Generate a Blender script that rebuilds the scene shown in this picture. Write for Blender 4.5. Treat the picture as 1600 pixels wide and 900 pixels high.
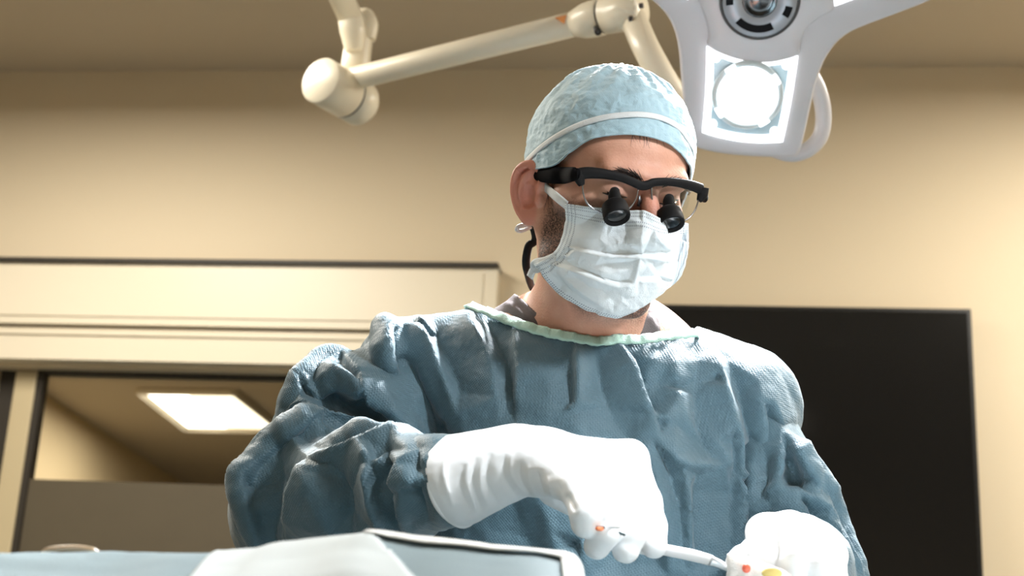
import bpy, bmesh, math, random
import numpy as np
from mathutils import Vector, Matrix

for o in list(bpy.data.objects):
    bpy.data.objects.remove(o)
SC = bpy.context.scene
COL = SC.collection
random.seed(4)

# ------------------------------------------------------------------ camera
F = 2222.2222                       # focal length in pixels of a 1600 px wide frame (50 mm)
PITCH, ROLL = math.radians(17.0), math.radians(3.0)
CAM = np.array([0.0, 0.0, 1.10])
_f = np.array([0.0, math.cos(PITCH), math.sin(PITCH)])
_r0 = np.array([1.0, 0.0, 0.0])
_u0 = np.array([0.0, -math.sin(PITCH), math.cos(PITCH)])
_r = math.cos(ROLL) * _r0 + math.sin(ROLL) * _u0
_u = -math.sin(ROLL) * _r0 + math.cos(ROLL) * _u0
BASIS = np.stack([_r, _u, _f])      # rows: right, up, forward


def to_world(P):
    return np.asarray(P, float) @ BASIS + CAM


def to_local(P):
    return (np.asarray(P, float) - CAM) @ BASIS.T


cam_data = bpy.data.cameras.new('camera')
cam_data.sensor_width = 36.0
cam_data.lens = 50.0
cam_data.clip_start = 0.05
cam_data.dof.use_dof = True
cam_data.dof.focus_distance = 1.45
cam_data.dof.aperture_fstop = 6.3
cam = bpy.data.objects.new('camera', cam_data)
COL.objects.link(cam)
cam.matrix_world = Matrix(((_r[0], _u[0], -_f[0], CAM[0]), (_r[1], _u[1], -_f[1], CAM[1]),
                           (_r[2], _u[2], -_f[2], CAM[2]), (0, 0, 0, 1)))
SC.camera = cam

# ------------------------------------------------------------------ view, world, lights
SC.view_settings.view_transform = 'Standard'
SC.view_settings.look = 'None'
SC.view_settings.exposure = 0.2
SC.view_settings.gamma = 1.0
SC.view_settings.use_curve_mapping = False
SC.cycles.use_denoising = True
SC.cycles.max_bounces = 8
SC.cycles.sample_clamp_indirect = 6.0
SC.cycles.caustics_reflective = False
SC.cycles.caustics_refractive = False
world = bpy.data.worlds.new('world')
world.use_nodes = True
world.node_tree.nodes['Background'].inputs[0].default_value = (0.6, 0.6, 0.6, 1)
world.node_tree.nodes['Background'].inputs[1].default_value = 0.02
SC.world = world


def area_light(name, loc, target, size, power, color, size_y=None):
    d = bpy.data.lights.new(name, 'AREA')
    d.energy = power
    d.color = color
    d.size = size
    if size_y:
        d.shape = 'RECTANGLE'
        d.size_y = size_y
    o = bpy.data.objects.new(name, d)
    COL.objects.link(o)
    o.location = loc
    v = Vector(target) - Vector(loc)
    o.rotation_euler = v.to_track_quat('-Z', 'Y').to_euler()
    return o


def spot_light(name, loc, target, power, color, angle, blend, radius):
    d = bpy.data.lights.new(name, 'SPOT')
    d.energy = power
    d.color = color
    d.spot_size = math.radians(angle)
    d.spot_blend = blend
    d.shadow_soft_size = radius
    o = bpy.data.objects.new(name, d)
    COL.objects.link(o)
    o.location = loc
    v = Vector(target) - Vector(loc)
    o.rotation_euler = v.to_track_quat('-Z', 'Y').to_euler()
    return o


WARM = (1.0, 0.94, 0.83)
COOL = (0.93, 0.97, 1.0)
CEIL_Z = 2.738
# ceiling panels of the theatre, between the table and the back wall, and one behind the camera
area_light('ceiling_panel_light', (-1.1, 2.2, CEIL_Z - 0.10), (-1.1, 2.2, 0), 0.6, 44, WARM, 1.2)
area_light('ceiling_panel_light', (1.5, 2.05, CEIL_Z - 0.06), (1.5, 2.05, 0), 0.6, 41, WARM, 1.2)
area_light('ceiling_panel_light', (-0.4, -0.9, CEIL_Z - 0.02), (-0.4, -0.9, 0), 1.2, 15, WARM, 0.6)
# second surgical lamp of the theatre, above and to the right of the camera: a wide and a focused beam
spot_light('surgical_spot_light', (1.02, 0.42, 2.10), (0.18, 1.42, 1.50), 74, COOL, 36, 0.8, 0.10)
spot_light('surgical_spot_light', (0.50, 0.72, 2.38), (0.075, 1.23, 1.34), 130, COOL, 16, 0.7, 0.06)

# ------------------------------------------------------------------ helpers


def K(px, py, d):
    """pixel + distance along the view axis -> point in the photographer's frame (right, up, away), metres"""
    return np.array([(px - 800.0) * d / F, (450.0 - py) * d / F, d])


def KW(px, py, d):
    return to_world(K(px, py, d))


def pix(P):
    P = np.asarray(P)
    return 800 + F * P[..., 0] / P[..., 2], 450 - F * P[..., 1] / P[..., 2]


def ray(px, py):
    v = np.array([(px - 800.0) / F, (450.0 - py) / F, 1.0]) @ BASIS
    return v / np.linalg.norm(v)


def tag(o, label=None, cat=None, group=None, kind=None):
    if label: o['label'] = label
    if cat: o['category'] = cat
    if group: o['group'] = group
    if kind: o['kind'] = kind
    return o


def empty(name, loc):
    o = bpy.data.objects.new(name, None)
    o.empty_display_size = 0.05
    COL.objects.link(o)
    o.location = loc
    return o


def link(name, V, faces, mat, parent=None, smooth=True, world_space=False, origin=None):
    """vertices (photographer's frame unless world_space) -> one mesh object, origin at the parent's"""
    V = np.asarray(V, float)
    if not world_space:
        V = to_world(V)
    off = np.zeros(3)
    if parent is not None:
        p, off = parent, np.zeros(3)
        while p is not None:
            off = off + np.array(p.location)
            p = p.parent
    elif origin is not None:
        off = np.array(origin)
    me = bpy.data.meshes.new(name)
    me.from_pydata((V - off).tolist(), [], [list(map(int, f)) for f in faces])
    bm = bmesh.new()
    bm.from_mesh(me)
    bmesh.ops.recalc_face_normals(bm, faces=bm.faces[:])
    bm.to_mesh(me)
    bm.free()
    if smooth:
        me.polygons.foreach_set('use_smooth', [True] * len(me.polygons))
    me.materials.append(mat)
    o = bpy.data.objects.new(name, me)
    COL.objects.link(o)
    if parent is not None:
        o.parent = parent
    elif origin is not None:
        o.location = origin
    return o


def merge(parts):
    V, Fc, n = [], [], 0
    for v, f in parts:
        V.append(np.asarray(v, float))
        Fc += [[i + n for i in q] for q in f]
        n += len(v)
    return np.concatenate(V), Fc


def bevel(o, w, seg=2, angle=35):
    m = o.modifiers.new('bevel', 'BEVEL')
    m.width = w
    m.segments = seg
    m.limit_method = 'ANGLE'
    m.angle_limit = math.radians(angle)
    return o


def solidify(o, t, offset=-1):
    m = o.modifiers.new('solidify', 'SOLIDIFY')
    m.thickness = t
    m.offset = offset
    return o


def catmull(pts, n=8, closed=False):
    P = [np.asarray(p, float) for p in pts]
    out = []
    N = len(P)
    rng = range(N if closed else N - 1)
    for i in rng:
        if closed:
            a, b, c, d = P[(i - 1) % N], P[i], P[(i + 1) % N], P[(i + 2) % N]
        else:
            a, b, c, d = P[max(i - 1, 0)], P[i], P[i + 1], P[min(i + 2, N - 1)]
        for k in range(n):
            t = k / n
            out.append(0.5 * ((2 * b) + (c - a) * t + (2 * a - 5 * b + 4 * c - d) * t * t + (3 * b - a - 3 * c + d) * t ** 3))
    if not closed:
        out.append(P[-1])
    return np.array(out)


def unit(v):
    v = np.asarray(v, float)
    return v / (np.linalg.norm(v, axis=-1, keepdims=True) + 1e-12)


def tube(path, radius, seg=16, closed=False, cap=True, flat=1.0, up=None):
    """swept tube; radius a number or one per point; flat squashes the second axis"""
    P = np.asarray(path, float)
    n = len(P)
    R = np.full(n, radius) if np.isscalar(radius) else np.interp(np.linspace(0, 1, n), np.linspace(0, 1, len(radius)), radius)
    T = np.zeros_like(P)
    for i in range(n):
        if closed:
            T[i] = P[(i + 1) % n] - P[i - 1]
        else:
            T[i] = P[min(i + 1, n - 1)] - P[max(i - 1, 0)]
    T = unit(T)
    a = np.array([0, 0, 1.0]) if up is None else np.asarray(up, float)
    if abs(np.dot(a, T[0])) > 0.9 and up is None:
        a = np.array([0, 1.0, 0])
    N = []
    v = unit(a - np.dot(a, T[0]) * T[0])
    for i in range(n):
        base = np.asarray(up, float) if up is not None else v
        v = unit(base - np.dot(base, T[i]) * T[i])
        N.append(v)
    N = np.array(N)
    B = np.cross(T, N)
    ang = np.linspace(0, 2 * math.pi, seg, endpoint=False)
    V = P[:, None] + R[:, None, None] * (np.cos(ang)[None, :, None] * B[:, None] + flat * np.sin(ang)[None, :, None] * N[:, None])
    V = V.reshape(-1, 3)
    Fc = []
    for i in range(n if closed else n - 1):
        j = (i + 1) % n
        for k in range(seg):
            l = (k + 1) % seg
            Fc.append([i * seg + k, i * seg + l, j * seg + l, j * seg + k])
    if cap and not closed:
        Fc.append(list(range(seg))[::-1])
        Fc.append([(n - 1) * seg + k for k in range(seg)])
    return V, Fc


def grid_mesh(G, closed_u=False):
    """G[i, j] grid of points -> quads"""
    nu, nv = G.shape[:2]
    Fc = []
    for i in range(nu if closed_u else nu - 1):
        for j in range(nv - 1):
            a = (i + 1) % nu
            Fc.append([i * nv + j, a * nv + j, a * nv + j + 1, i * nv + j + 1])
    return G.reshape(-1, 3), Fc


def box(c, sx, sy, sz, ax=None):
    """box centred on c; ax rows are its three axes"""
    A = np.eye(3) if ax is None else np.asarray(ax, float)
    V = []
    for x in (-1, 1):
        for y in (-1, 1):
            for z in (-1, 1):
                V.append(np.asarray(c, float) + x * sx / 2 * A[0] + y * sy / 2 * A[1] + z * sz / 2 * A[2])
    return np.array(V), [[0, 1, 3, 2], [4, 6, 7, 5], [0, 4, 5, 1], [2, 3, 7, 6], [0, 2, 6, 4], [1, 5, 7, 3]]


def prism(poly, vec):
    """polygon extruded along vec"""
    P = np.asarray(poly, float)
    n = len(P)
    V = np.concatenate([P, P + np.asarray(vec, float)])
    Fc = [list(range(n))[::-1], [n + i for i in range(n)]]
    for i in range(n):
        j = (i + 1) % n
        Fc.append([i, j, n + j, n + i])
    return V, Fc


def disc_ring(c, nrm, r_in, r_out, depth, seg=48, a0=0.0, a1=2 * math.pi, xdir=None):
    """flat annular block (or arc of one) with its front face at c, extruded along -nrm"""
    nrm = unit(nrm)
    x = np.array([1.0, 0, 0]) if xdir is None else np.asarray(xdir, float)
    x = unit(x - np.dot(x, nrm) * nrm)
    y = np.cross(nrm, x)
    full = a1 - a0 > 6.28
    A = np.linspace(a0, a1, seg, endpoint=not full)
    ring = lambda r, h: np.array([c + r * (math.cos(t) * x + math.sin(t) * y) - h * nrm for t in A])
    n = len(A)
    V = np.concatenate([ring(r_out, 0), ring(r_out, depth), ring(r_in, depth), ring(r_in, 0)])
    Fc = []
    for i in range(n if full else n - 1):
        j = (i + 1) % n
        for k in range(4):
            l = (k + 1) % 4
            Fc.append([k * n + i, k * n + j, l * n + j, l * n + i])
    if not full:
        Fc.append([0, n, 2 * n, 3 * n])
        Fc.append([n - 1, 4 * n - 1, 3 * n - 1, 2 * n - 1])
    return V, Fc


def lathe(c, axis, prof, seg=40):
    """profile [(radius, height along axis)] turned round axis at c"""
    axis = unit(axis)
    x = np.array([1.0, 0.13, 0.07])
    x = unit(x - np.dot(x, axis) * axis)
    y = np.cross(axis, x)
    A = np.linspace(0, 2 * math.pi, seg, endpoint=False)
    V = []
    for r, h in prof:
        for t in A:
            V.append(c + h * axis + max(r, 1e-5) * (math.cos(t) * x + math.sin(t) * y))
    Fc = []
    for i in range(len(prof) - 1):
        for k in range(seg):
            l = (k + 1) % seg
            Fc.append([i * seg + k, i * seg + l, (i + 1) * seg + l, (i + 1) * seg + k])
    Fc.append(list(range(seg))[::-1])
    Fc.append([(len(prof) - 1) * seg + k for k in range(seg)])
    return np.array(V), Fc


def ribbon(path, normals, width, thick=0.001):
    """flat strip along path, lying across the given surface normals"""
    P, N = np.asarray(path, float), unit(normals)
    T = np.zeros_like(P)
    T[1:-1] = P[2:] - P[:-2]
    T[0], T[-1] = P[1] - P[0], P[-1] - P[-2]
    T = unit(T)
    S = unit(np.cross(T, N))
    w = np.full(len(P), width) if np.isscalar(width) else np.interp(np.linspace(0, 1, len(P)), np.linspace(0, 1, len(width)), width)
    w = w[:, None] / 2
    sec = [P - S * w, P - S * w * 0.5 + N * thick * 0.25, P + N * thick * 0.3, P + S * w * 0.5 + N * thick * 0.25, P + S * w]
    top = np.stack([s + N * thick for s in sec], 1)
    bot = np.stack([s for s in sec[::-1]], 1)
    G = np.concatenate([top, bot], 1)
    n, m = G.shape[:2]
    V = G.reshape(-1, 3)
    Fc = []
    for i in range(n - 1):
        for k in range(m):
            l = (k + 1) % m
            Fc.append([i * m + k, i * m + l, (i + 1) * m + l, (i + 1) * m + k])
    Fc.append(list(range(m))[::-1])
    Fc.append([(n - 1) * m + k for k in range(m)])
    return V, Fc


# ---- signed distance modelling (smooth unions meshed with surface nets)
def s_ell(c, r, A=None):
    c, r = np.asarray(c, float), np.asarray(r, float)

    def f(P):
        q = P - c
        if A is not None:
            q = q @ np.asarray(A).T
        k0 = np.sqrt(((q / r) ** 2).sum(-1))
        k1 = np.sqrt(((q / r ** 2) ** 2).sum(-1)) + 1e-9
        return k0 * (k0 - 1.0) / k1
    m = r.max()
    f.lo, f.hi = c - m, c + m
    return f


def s_cap(a, b, ra, rb, squash=None):
    a, b = np.asarray(a, float), np.asarray(b, float)
    ab = b - a
    L = ab @ ab + 1e-12

    def f(P):
        q = P - a
        t = np.clip(q @ ab / L, 0, 1)
        v = q - t[..., None] * ab
        if squash is not None:
            v = v * squash
        return np.sqrt((v ** 2).sum(-1)) - (ra + t * (rb - ra))
    m = max(ra, rb) * (1.0 if squash is None else 1.0 / min(min(squash), 1.0))
    f.lo, f.hi = np.minimum(a, b) - m, np.maximum(a, b) + m
    return f


def framed(f, O, H):
    """f given in a frame with origin O and axes as the rows of H"""
    H = np.asarray(H)

    def g(P):
        return f((P - O) @ H.T)
    cs = np.array([[(f.lo, f.hi)[i][0], (f.lo, f.hi)[j][1], (f.lo, f.hi)[k][2]] for i in (0, 1) for j in (0, 1) for k in (0, 1)]) @ H + O
    g.lo, g.hi = cs.min(0), cs.max(0)
    return g


class Solid:
    def __init__(self):
        self.ops = []

    def add(self, f, k=0.01):
        self.ops.append((f, k, 1))
        return self

    def cut(self, f, k=0.004):
        self.ops.append((f, k, -1))
        return self

    def chain(self, pts, radii, k=0.01):
        for i in range(len(pts) - 1):
            self.add(s_cap(pts[i], pts[i + 1], radii[i], radii[i + 1]), k)
        return self

    def __call__(self, P):
        d = None
        for f, k, s in self.ops:
            e = f(P)
            d = e if d is None else self._mix(d, e, k, s)
        return d

    @staticmethod
    def _mix(d, e, k, s):
        if s > 0:
            h = np.clip(0.5 + 0.5 * (d - e) / k, 0, 1)
            return d + (e - d) * h - k * h * (1 - h)
        e = -e
        h = np.clip(0.5 - 0.5 * (d - e) / k, 0, 1)
        return d + (e - d) * h + k * h * (1 - h)

    def mesh(self, h, lo=None, hi=None):
        if lo is None:
            lo = np.min([f.lo for f, k, s in self.ops if s > 0], 0) - 2.5 * h - 0.004
            hi = np.max([f.hi for f, k, s in self.ops if s > 0], 0) + 2.5 * h + 0.004
        lo, hi = np.asarray(lo, float), np.asarray(hi, float)
        n = np.ceil((hi - lo) / h).astype(int) + 1
        D = np.full(n, 0.2, np.float32)
        ax = [lo[i] + h * np.arange(n[i]) for i in range(3)]
        for f, k, s in self.ops:
            pad = k * 1.1 + 2 * h
            a = np.clip(np.floor((f.lo - pad - lo) / h).astype(int), 0, n)
            b = np.clip(np.ceil((f.hi + pad - lo) / h).astype(int) + 1, 0, n)
            if np.any(b <= a):
                continue
            for x0 in range(a[0], b[0], 24):           # slabs, to keep memory small
                x1 = min(x0 + 24, b[0])
                X = np.stack(np.meshgrid(ax[0][x0:x1], ax[1][a[1]:b[1]], ax[2][a[2]:b[2]], indexing='ij'), -1)
                blk = D[x0:x1, a[1]:b[1], a[2]:b[2]]
                D[x0:x1, a[1]:b[1], a[2]:b[2]] = self._mix(blk, f(X), k, s)
        return surface_nets(D, lo, h)


def surface_nets(D, lo, h):
    S = D < 0
    c = [S[i:S.shape[0] - 1 + i, j:S.shape[1] - 1 + j, k:S.shape[2] - 1 + k] for i in (0, 1) for j in (0, 1) for k in (0, 1)]
    cnt = np.sum(c, 0)
    act = (cnt > 0) & (cnt < 8)
    I = np.argwhere(act)
    idx = np.full(act.shape, -1, np.int64)
    idx[act] = np.arange(len(I))
    acc = np.zeros((len(I), 3))
    num = np.zeros(len(I))
    corners = [np.array(q) for q in [(i, j, k) for i in (0, 1) for j in (0, 1) for k in (0, 1)]]
    val = [D[I[:, 0] + q[0], I[:, 1] + q[1], I[:, 2] + q[2]].astype(float) for q in corners]
    for a in range(8):
        for b in range(a + 1, 8):
            if np.abs(corners[a] - corners[b]).sum() != 1:
                continue
            m = (val[a] < 0) != (val[b] < 0)
            t = np.where(m, val[a] / (val[a] - val[b] + 1e-12), 0)
            acc += np.where(m[:, None], corners[a] + t[:, None] * (corners[b] - corners[a]), 0)
            num += m
    V = lo + h * (I + acc / num[:, None])
    quads = []
    nx, ny, nz = S.shape
    for axis in range(3):
        A = [slice(None)] * 3
        B = [slice(None)] * 3
        A[axis], B[axis] = slice(0, -1), slice(1, None)
        sa, sb = S[tuple(A)], S[tuple(B)]
        o1, o2 = [i for i in range(3) if i != axis]
        E = np.argwhere(sa != sb)
        ok = (E[:, o1] > 0) & (E[:, o2] > 0) & (E[:, o1] < S.shape[o1] - 1) & (E[:, o2] < S.shape[o2] - 1)
        E = E[ok]
        flip = sa[tuple(E.T)]
        e1, e2 = np.zeros(3, int), np.zeros(3, int)
        e1[o1], e2[o2] = 1, 1
        q = np.stack([idx[tuple((E - e1 - e2).T)], idx[tuple((E - e2).T)], idx[tuple(E.T)], idx[tuple((E - e1).T)]], 1)
        flip = ~flip if axis == 1 else flip
        q[flip] = q[flip][:, ::-1]
        quads.append(q)
    Q = np.concatenate(quads)
    Q = Q[(Q >= 0).all(1)]
    n = np.cross(V[Q[:, 2]] - V[Q[:, 0]], V[Q[:, 3]] - V[Q[:, 1]])
    if ((V[Q].mean(1) - V.mean(0)) * n).sum() < 0:
        Q = Q[:, ::-1]
    return V, Q


def trace(f, px, py, d0, d1, off=0.0, n=160):
    """first point along each pixel's ray where f = off; the nearest miss where there is none"""
    px, py = np.atleast_1d(np.asarray(px, float)), np.atleast_1d(np.asarray(py, float))
    D = np.linspace(d0, d1, n)
    u = np.stack([(px - 800) / F, (450 - py) / F, np.ones_like(px)], -1)
    val = f(u[:, None, :] * D[None, :, None]) - off
    inside = val < 0
    hit = inside.any(1)
    k = np.where(hit, inside.argmax(1), val.argmin(1))
    k0 = np.clip(k - 1, 0, n - 1)
    r = np.arange(len(px))
    va, vb = val[r, k0], val[r, k]
    t = np.where(hit & (k > 0), va / (va - vb + 1e-12), 1.0)
    d = D[k0] + np.clip(t, 0, 1) * (D[k] - D[k0])
    return u * d[:, None]


def grad(f, P, e=0.0015):
    P = np.asarray(P, float)
    g = np.stack([f(P + np.eye(3)[i] * e) - f(P - np.eye(3)[i] * e) for i in range(3)], -1)
    return unit(g)


def vertex_normals(V, Q):
    Q = np.asarray(Q)
    n = np.cross(V[Q[:, 2]] - V[Q[:, 0]], V[Q[:, 3]] - V[Q[:, 1]])
    N = np.zeros_like(V)
    for i in range(4):
        for a in range(3):
            N[:, a] += np.bincount(Q[:, i], n[:, a], len(V))
    return unit(N)


_tab = np.random.RandomState(7).rand(64, 64, 64)


def noise3(P):
    P = np.asarray(P, float)
    i = np.floor(P).astype(int)
    t = P - i
    t = t * t * (3 - 2 * t)
    out = 0
    for a in (0, 1):
        for b in (0, 1):
            for c in (0, 1):
                w = (t[:, 0] if a else 1 - t[:, 0]) * (t[:, 1] if b else 1 - t[:, 1]) * (t[:, 2] if c else 1 - t[:, 2])
                out = out + w * _tab[(i[:, 0] + a) % 64, (i[:, 1] + b) % 64, (i[:, 2] + c) % 64]
    return out * 2 - 1


def crumple(P, s):
    """creased-paper noise: ridges where smooth noise passes zero"""
    return (1 - 2 * np.abs(noise3(P * s))) * 0.6 + (1 - 2 * np.abs(noise3(P * s * 2.1 + 9.3))) * 0.3


def folds(V, N, lines):
    """cloth relief: each line is (kind, width px, height m, [(px, py)...]) as seen square on to the cloth.
    r ridge, v valley, s / z a lap whose steep side lies right / left of the line's direction"""
    x, y = pix(V)
    face = np.clip((-(N * unit(V)).sum(-1) - 0.10) * 2.6, 0, 1)
    out = np.zeros(len(V))
    for kind, w, a, pts in lines:
        pts = catmull(np.array(pts, float), 4)
        seg = np.linalg.norm(np.diff(pts, axis=0), axis=1)
        cum = np.concatenate([[0], np.cumsum(seg)])
        lo, hi = pts.min(0) - 5 * w, pts.max(0) + 5 * w
        sel = np.where((x > lo[0]) & (x < hi[0]) & (y > lo[1]) & (y < hi[1]))[0]
        if not len(sel):
            continue
        X = np.stack([x[sel], y[sel]], 1)
        best = np.full(len(sel), 1e9)
        sg = np.zeros(len(sel))
        par = np.zeros(len(sel))
        for i in range(len(pts) - 1):
            d = pts[i + 1] - pts[i]
            q = X - pts[i]
            t = np.clip(q @ d / (d @ d + 1e-9), 0, 1)
            r = q - t[:, None] * d
            dist = np.sqrt((r ** 2).sum(1))
            m = dist < best
            best[m] = dist[m]
            sg[m] = (d[0] * q[:, 1] - d[1] * q[:, 0])[m]
            par[m] = (cum[i] + t * seg[i])[m]
        par = par / cum[-1]
        fade = np.clip(np.minimum(par, 1 - par) * 4, 0, 1) ** 0.7
        fade = 0.12 + 0.88 * fade
        fade = np.where((par <= 0) | (par >= 1), fade * np.exp(-best / (0.7 * w)), fade)
        if kind in 'rv':
            p = np.exp(-(best / w) ** 1.05)
            p = p if kind == 'r' else -p
        else:
            side = (sg > 0) if kind == 's' else (sg < 0)
            p = np.where(side, np.exp(-(best / (0.22 * w)) ** 1.5), np.exp(-(best / (1.5 * w)) ** 1.3))
        out[sel] += a * p * fade
    return V + N * (out * face)[:, None]


def relief(V, N, lines, seed=1, gap=46, amp=.0022, gain=1.0, x0=340, x1=1420, y0=440, y1=980):
    """crisp cloth relief: crest and hollow lines become the edges of a net of flat facets"""
    from mathutils.geometry import delaunay_2d_cdt
    pts, hs, ed = [], [], []

    def put(line, h, taper=True):
        n = len(line)
        for i, q in enumerate(line):
            t = min(i, n - 1 - i) / max((n - 1) / 2, 1)
            pts.append(Vector((float(q[0]), float(q[1]))))
            hs.append(h * (.35 + .65 * min(1, t * 1.6)) if taper else h)
            if i:
                ed.append((len(pts) - 2, len(pts) - 1))
    for kind, w, a, ln in lines:
        c = catmull(np.array(ln, float), 2)
        put(c, (-a if kind == 'v' else a) * gain)
        if kind in 'sz':                       # the steep side of a lap falls into a hollow
            T = unit(np.gradient(c, axis=0))
            side = np.stack([-T[:, 1], T[:, 0]], 1) * (1 if kind == 's' else -1)
            put(c[1:-1] + side[1:-1] * w * .62, -.55 * a * gain)
    base = np.array([[p.x, p.y] for p in pts])
    rs = np.random.RandomState(seed)
    fill = []
    for _ in range(2600):
        q = np.array([x0 + (x1 - x0) * rs.rand(), y0 + (y1 - y0) * rs.rand()])
        if np.min(np.hypot(*(base - q).T)) < gap * .62 or (fill and np.min(np.hypot(*(np.array(fill) - q).T)) < gap):
            continue
        fill.append(q)
        pts.append(Vector(q.tolist()))
        hs.append(amp * (rs.rand() * 2 - 1) * gain)
    for q in ((x0 - 60, y0 - 60), (x1 + 60, y0 - 60), (x1 + 60, y1 + 60), (x0 - 60, y1 + 60)):
        pts.append(Vector(q))
        hs.append(0.0)
    ov, oe, of, orig, _, _ = delaunay_2d_cdt(pts, ed, [], 0, 1e-4)
    P2 = np.array([[p.x, p.y] for p in ov])
    allp = np.array([[p.x, p.y] for p in pts])
    H2 = np.array([np.mean([hs[k] for k in o]) if len(o) else hs[int(np.argmin(np.hypot(*(allp - P2[i]).T)))] for i, o in enumerate(orig)])
    x, y = pix(V)
    face = np.clip((-(N * unit(V)).sum(-1) - 0.05) * 2.6, 0, 1)
    out = np.zeros(len(V))
    order = np.argsort(x)
    xs = x[order]
    for f in of:
        a, b, c = (P2[i] for i in f[:3])
        i0, i1 = np.searchsorted(xs, [min(a[0], b[0], c[0]), max(a[0], b[0], c[0])])
        s = order[i0:i1]
        s = s[(y[s] >= min(a[1], b[1], c[1])) & (y[s] <= max(a[1], b[1], c[1]))]
        if not len(s):
            continue
        det = (b[1] - c[1]) * (a[0] - c[0]) + (c[0] - b[0]) * (a[1] - c[1])
        if abs(det) < 1e-6:
            continue
        l0 = ((b[1] - c[1]) * (x[s] - c[0]) + (c[0] - b[0]) * (y[s] - c[1])) / det
        l1 = ((c[1] - a[1]) * (x[s] - c[0]) + (a[0] - c[0]) * (y[s] - c[1])) / det
        l2 = 1 - l0 - l1
        m = (l0 >= -1e-6) & (l1 >= -1e-6) & (l2 >= -1e-6)
        out[s[m]] = (l0 * H2[f[0]] + l1 * H2[f[1]] + l2 * H2[f[2]])[m]
    return V + N * (out * face)[:, None]


def relax(V, Q, n=1, f=0.5):
    """a little smoothing, to take the steps out of a meshed solid"""
    Q = np.asarray(Q)
    for _ in range(n):
        S = np.zeros_like(V)
        c = np.zeros(len(V))
        for i in range(4):
            a, b = Q[:, i], Q[:, (i + 1) % 4]
            c += np.bincount(a, minlength=len(V)) + np.bincount(b, minlength=len(V))
            for k in range(3):
                S[:, k] += np.bincount(a, V[b, k], len(V)) + np.bincount(b, V[a, k], len(V))
        V = np.where(c[:, None] > 0, V + f * (S / np.maximum(c, 1)[:, None] - V), V)
    return V


def plane_cut(V, Q, c, d, sel=None):
    """keep the side of the plane through c that d points away from, with a clean rim"""
    s = (V - c) @ d
    if sel is not None:
        s = np.where(sel(V), s, -1.0)
    out = s > 0
    Q = Q[~out[Q].all(1)]
    V = np.where((out & (s < .02))[:, None], V - d * s[:, None], V)
    used = np.unique(Q)
    mp = np.full(len(V), -1)
    mp[used] = np.arange(len(used))
    return V[used], mp[Q]


# ------------------------------------------------------------------ materials
def srgb(r, g, b):
    return tuple((c / 255 / 12.92 if c / 255 <= 0.04045 else ((c / 255 + 0.055) / 1.055) ** 2.4) for c in (r, g, b)) + (1.0,)


def material(name, color, rough=0.5, metal=0.0, spec=0.5, noise=0.0, nscale=40.0, bump=0.0, bscale=200.0, **kw):
    m = bpy.data.materials.new(name)
    m.use_nodes = True
    nt = m.node_tree
    b = nt.nodes['Principled BSDF']
    b.inputs['Base Color'].default_value = color
    b.inputs['Roughness'].default_value = rough
    b.inputs['Metallic'].default_value = metal
    b.inputs['Specular IOR Level'].default_value = spec
    for k, v in kw.items():
        b.inputs[k.replace('_', ' ')].default_value = v
    tc = nt.nodes.new('ShaderNodeTexCoord')
    if noise:
        n = nt.nodes.new('ShaderNodeTexNoise')
        n.inputs['Scale'].default_value = nscale
        n.inputs['Detail'].default_value = 4
        nt.links.new(tc.outputs['Object'], n.inputs['Vector'])
        mix = nt.nodes.new('ShaderNodeMix')
        mix.data_type = 'RGBA'
        mix.inputs[6].default_value = tuple(c * (1 - noise) for c in color[:3]) + (1,)
        mix.inputs[7].default_value = tuple(min(1, c * (1 + noise)) for c in color[:3]) + (1,)
        nt.links.new(n.outputs['Fac'], mix.inputs[0])
        nt.links.new(mix.outputs[2], b.inputs['Base Color'])
    if bump:
        n2 = nt.nodes.new('ShaderNodeTexNoise')
        n2.inputs['Scale'].default_value = bscale
        n2.inputs['Detail'].default_value = 3
        nt.links.new(tc.outputs['Object'], n2.inputs['Vector'])
        bp = nt.nodes.new('ShaderNodeBump')
        bp.inputs['Strength'].default_value = bump
        bp.inputs['Distance'].default_value = 0.002
        nt.links.new(n2.outputs['Fac'], bp.inputs['Height'])
        nt.links.new(bp.outputs['Normal'], b.inputs['Normal'])
    return m


def emissive(name, color, strength):
    m = bpy.data.materials.new(name)
    m.use_nodes = True
    b = m.node_tree.nodes['Principled BSDF']
    b.inputs['Base Color'].default_value = color
    b.inputs['Emission Color'].default_value = color
    b.inputs['Emission Strength'].default_value = strength
    return m


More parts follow.
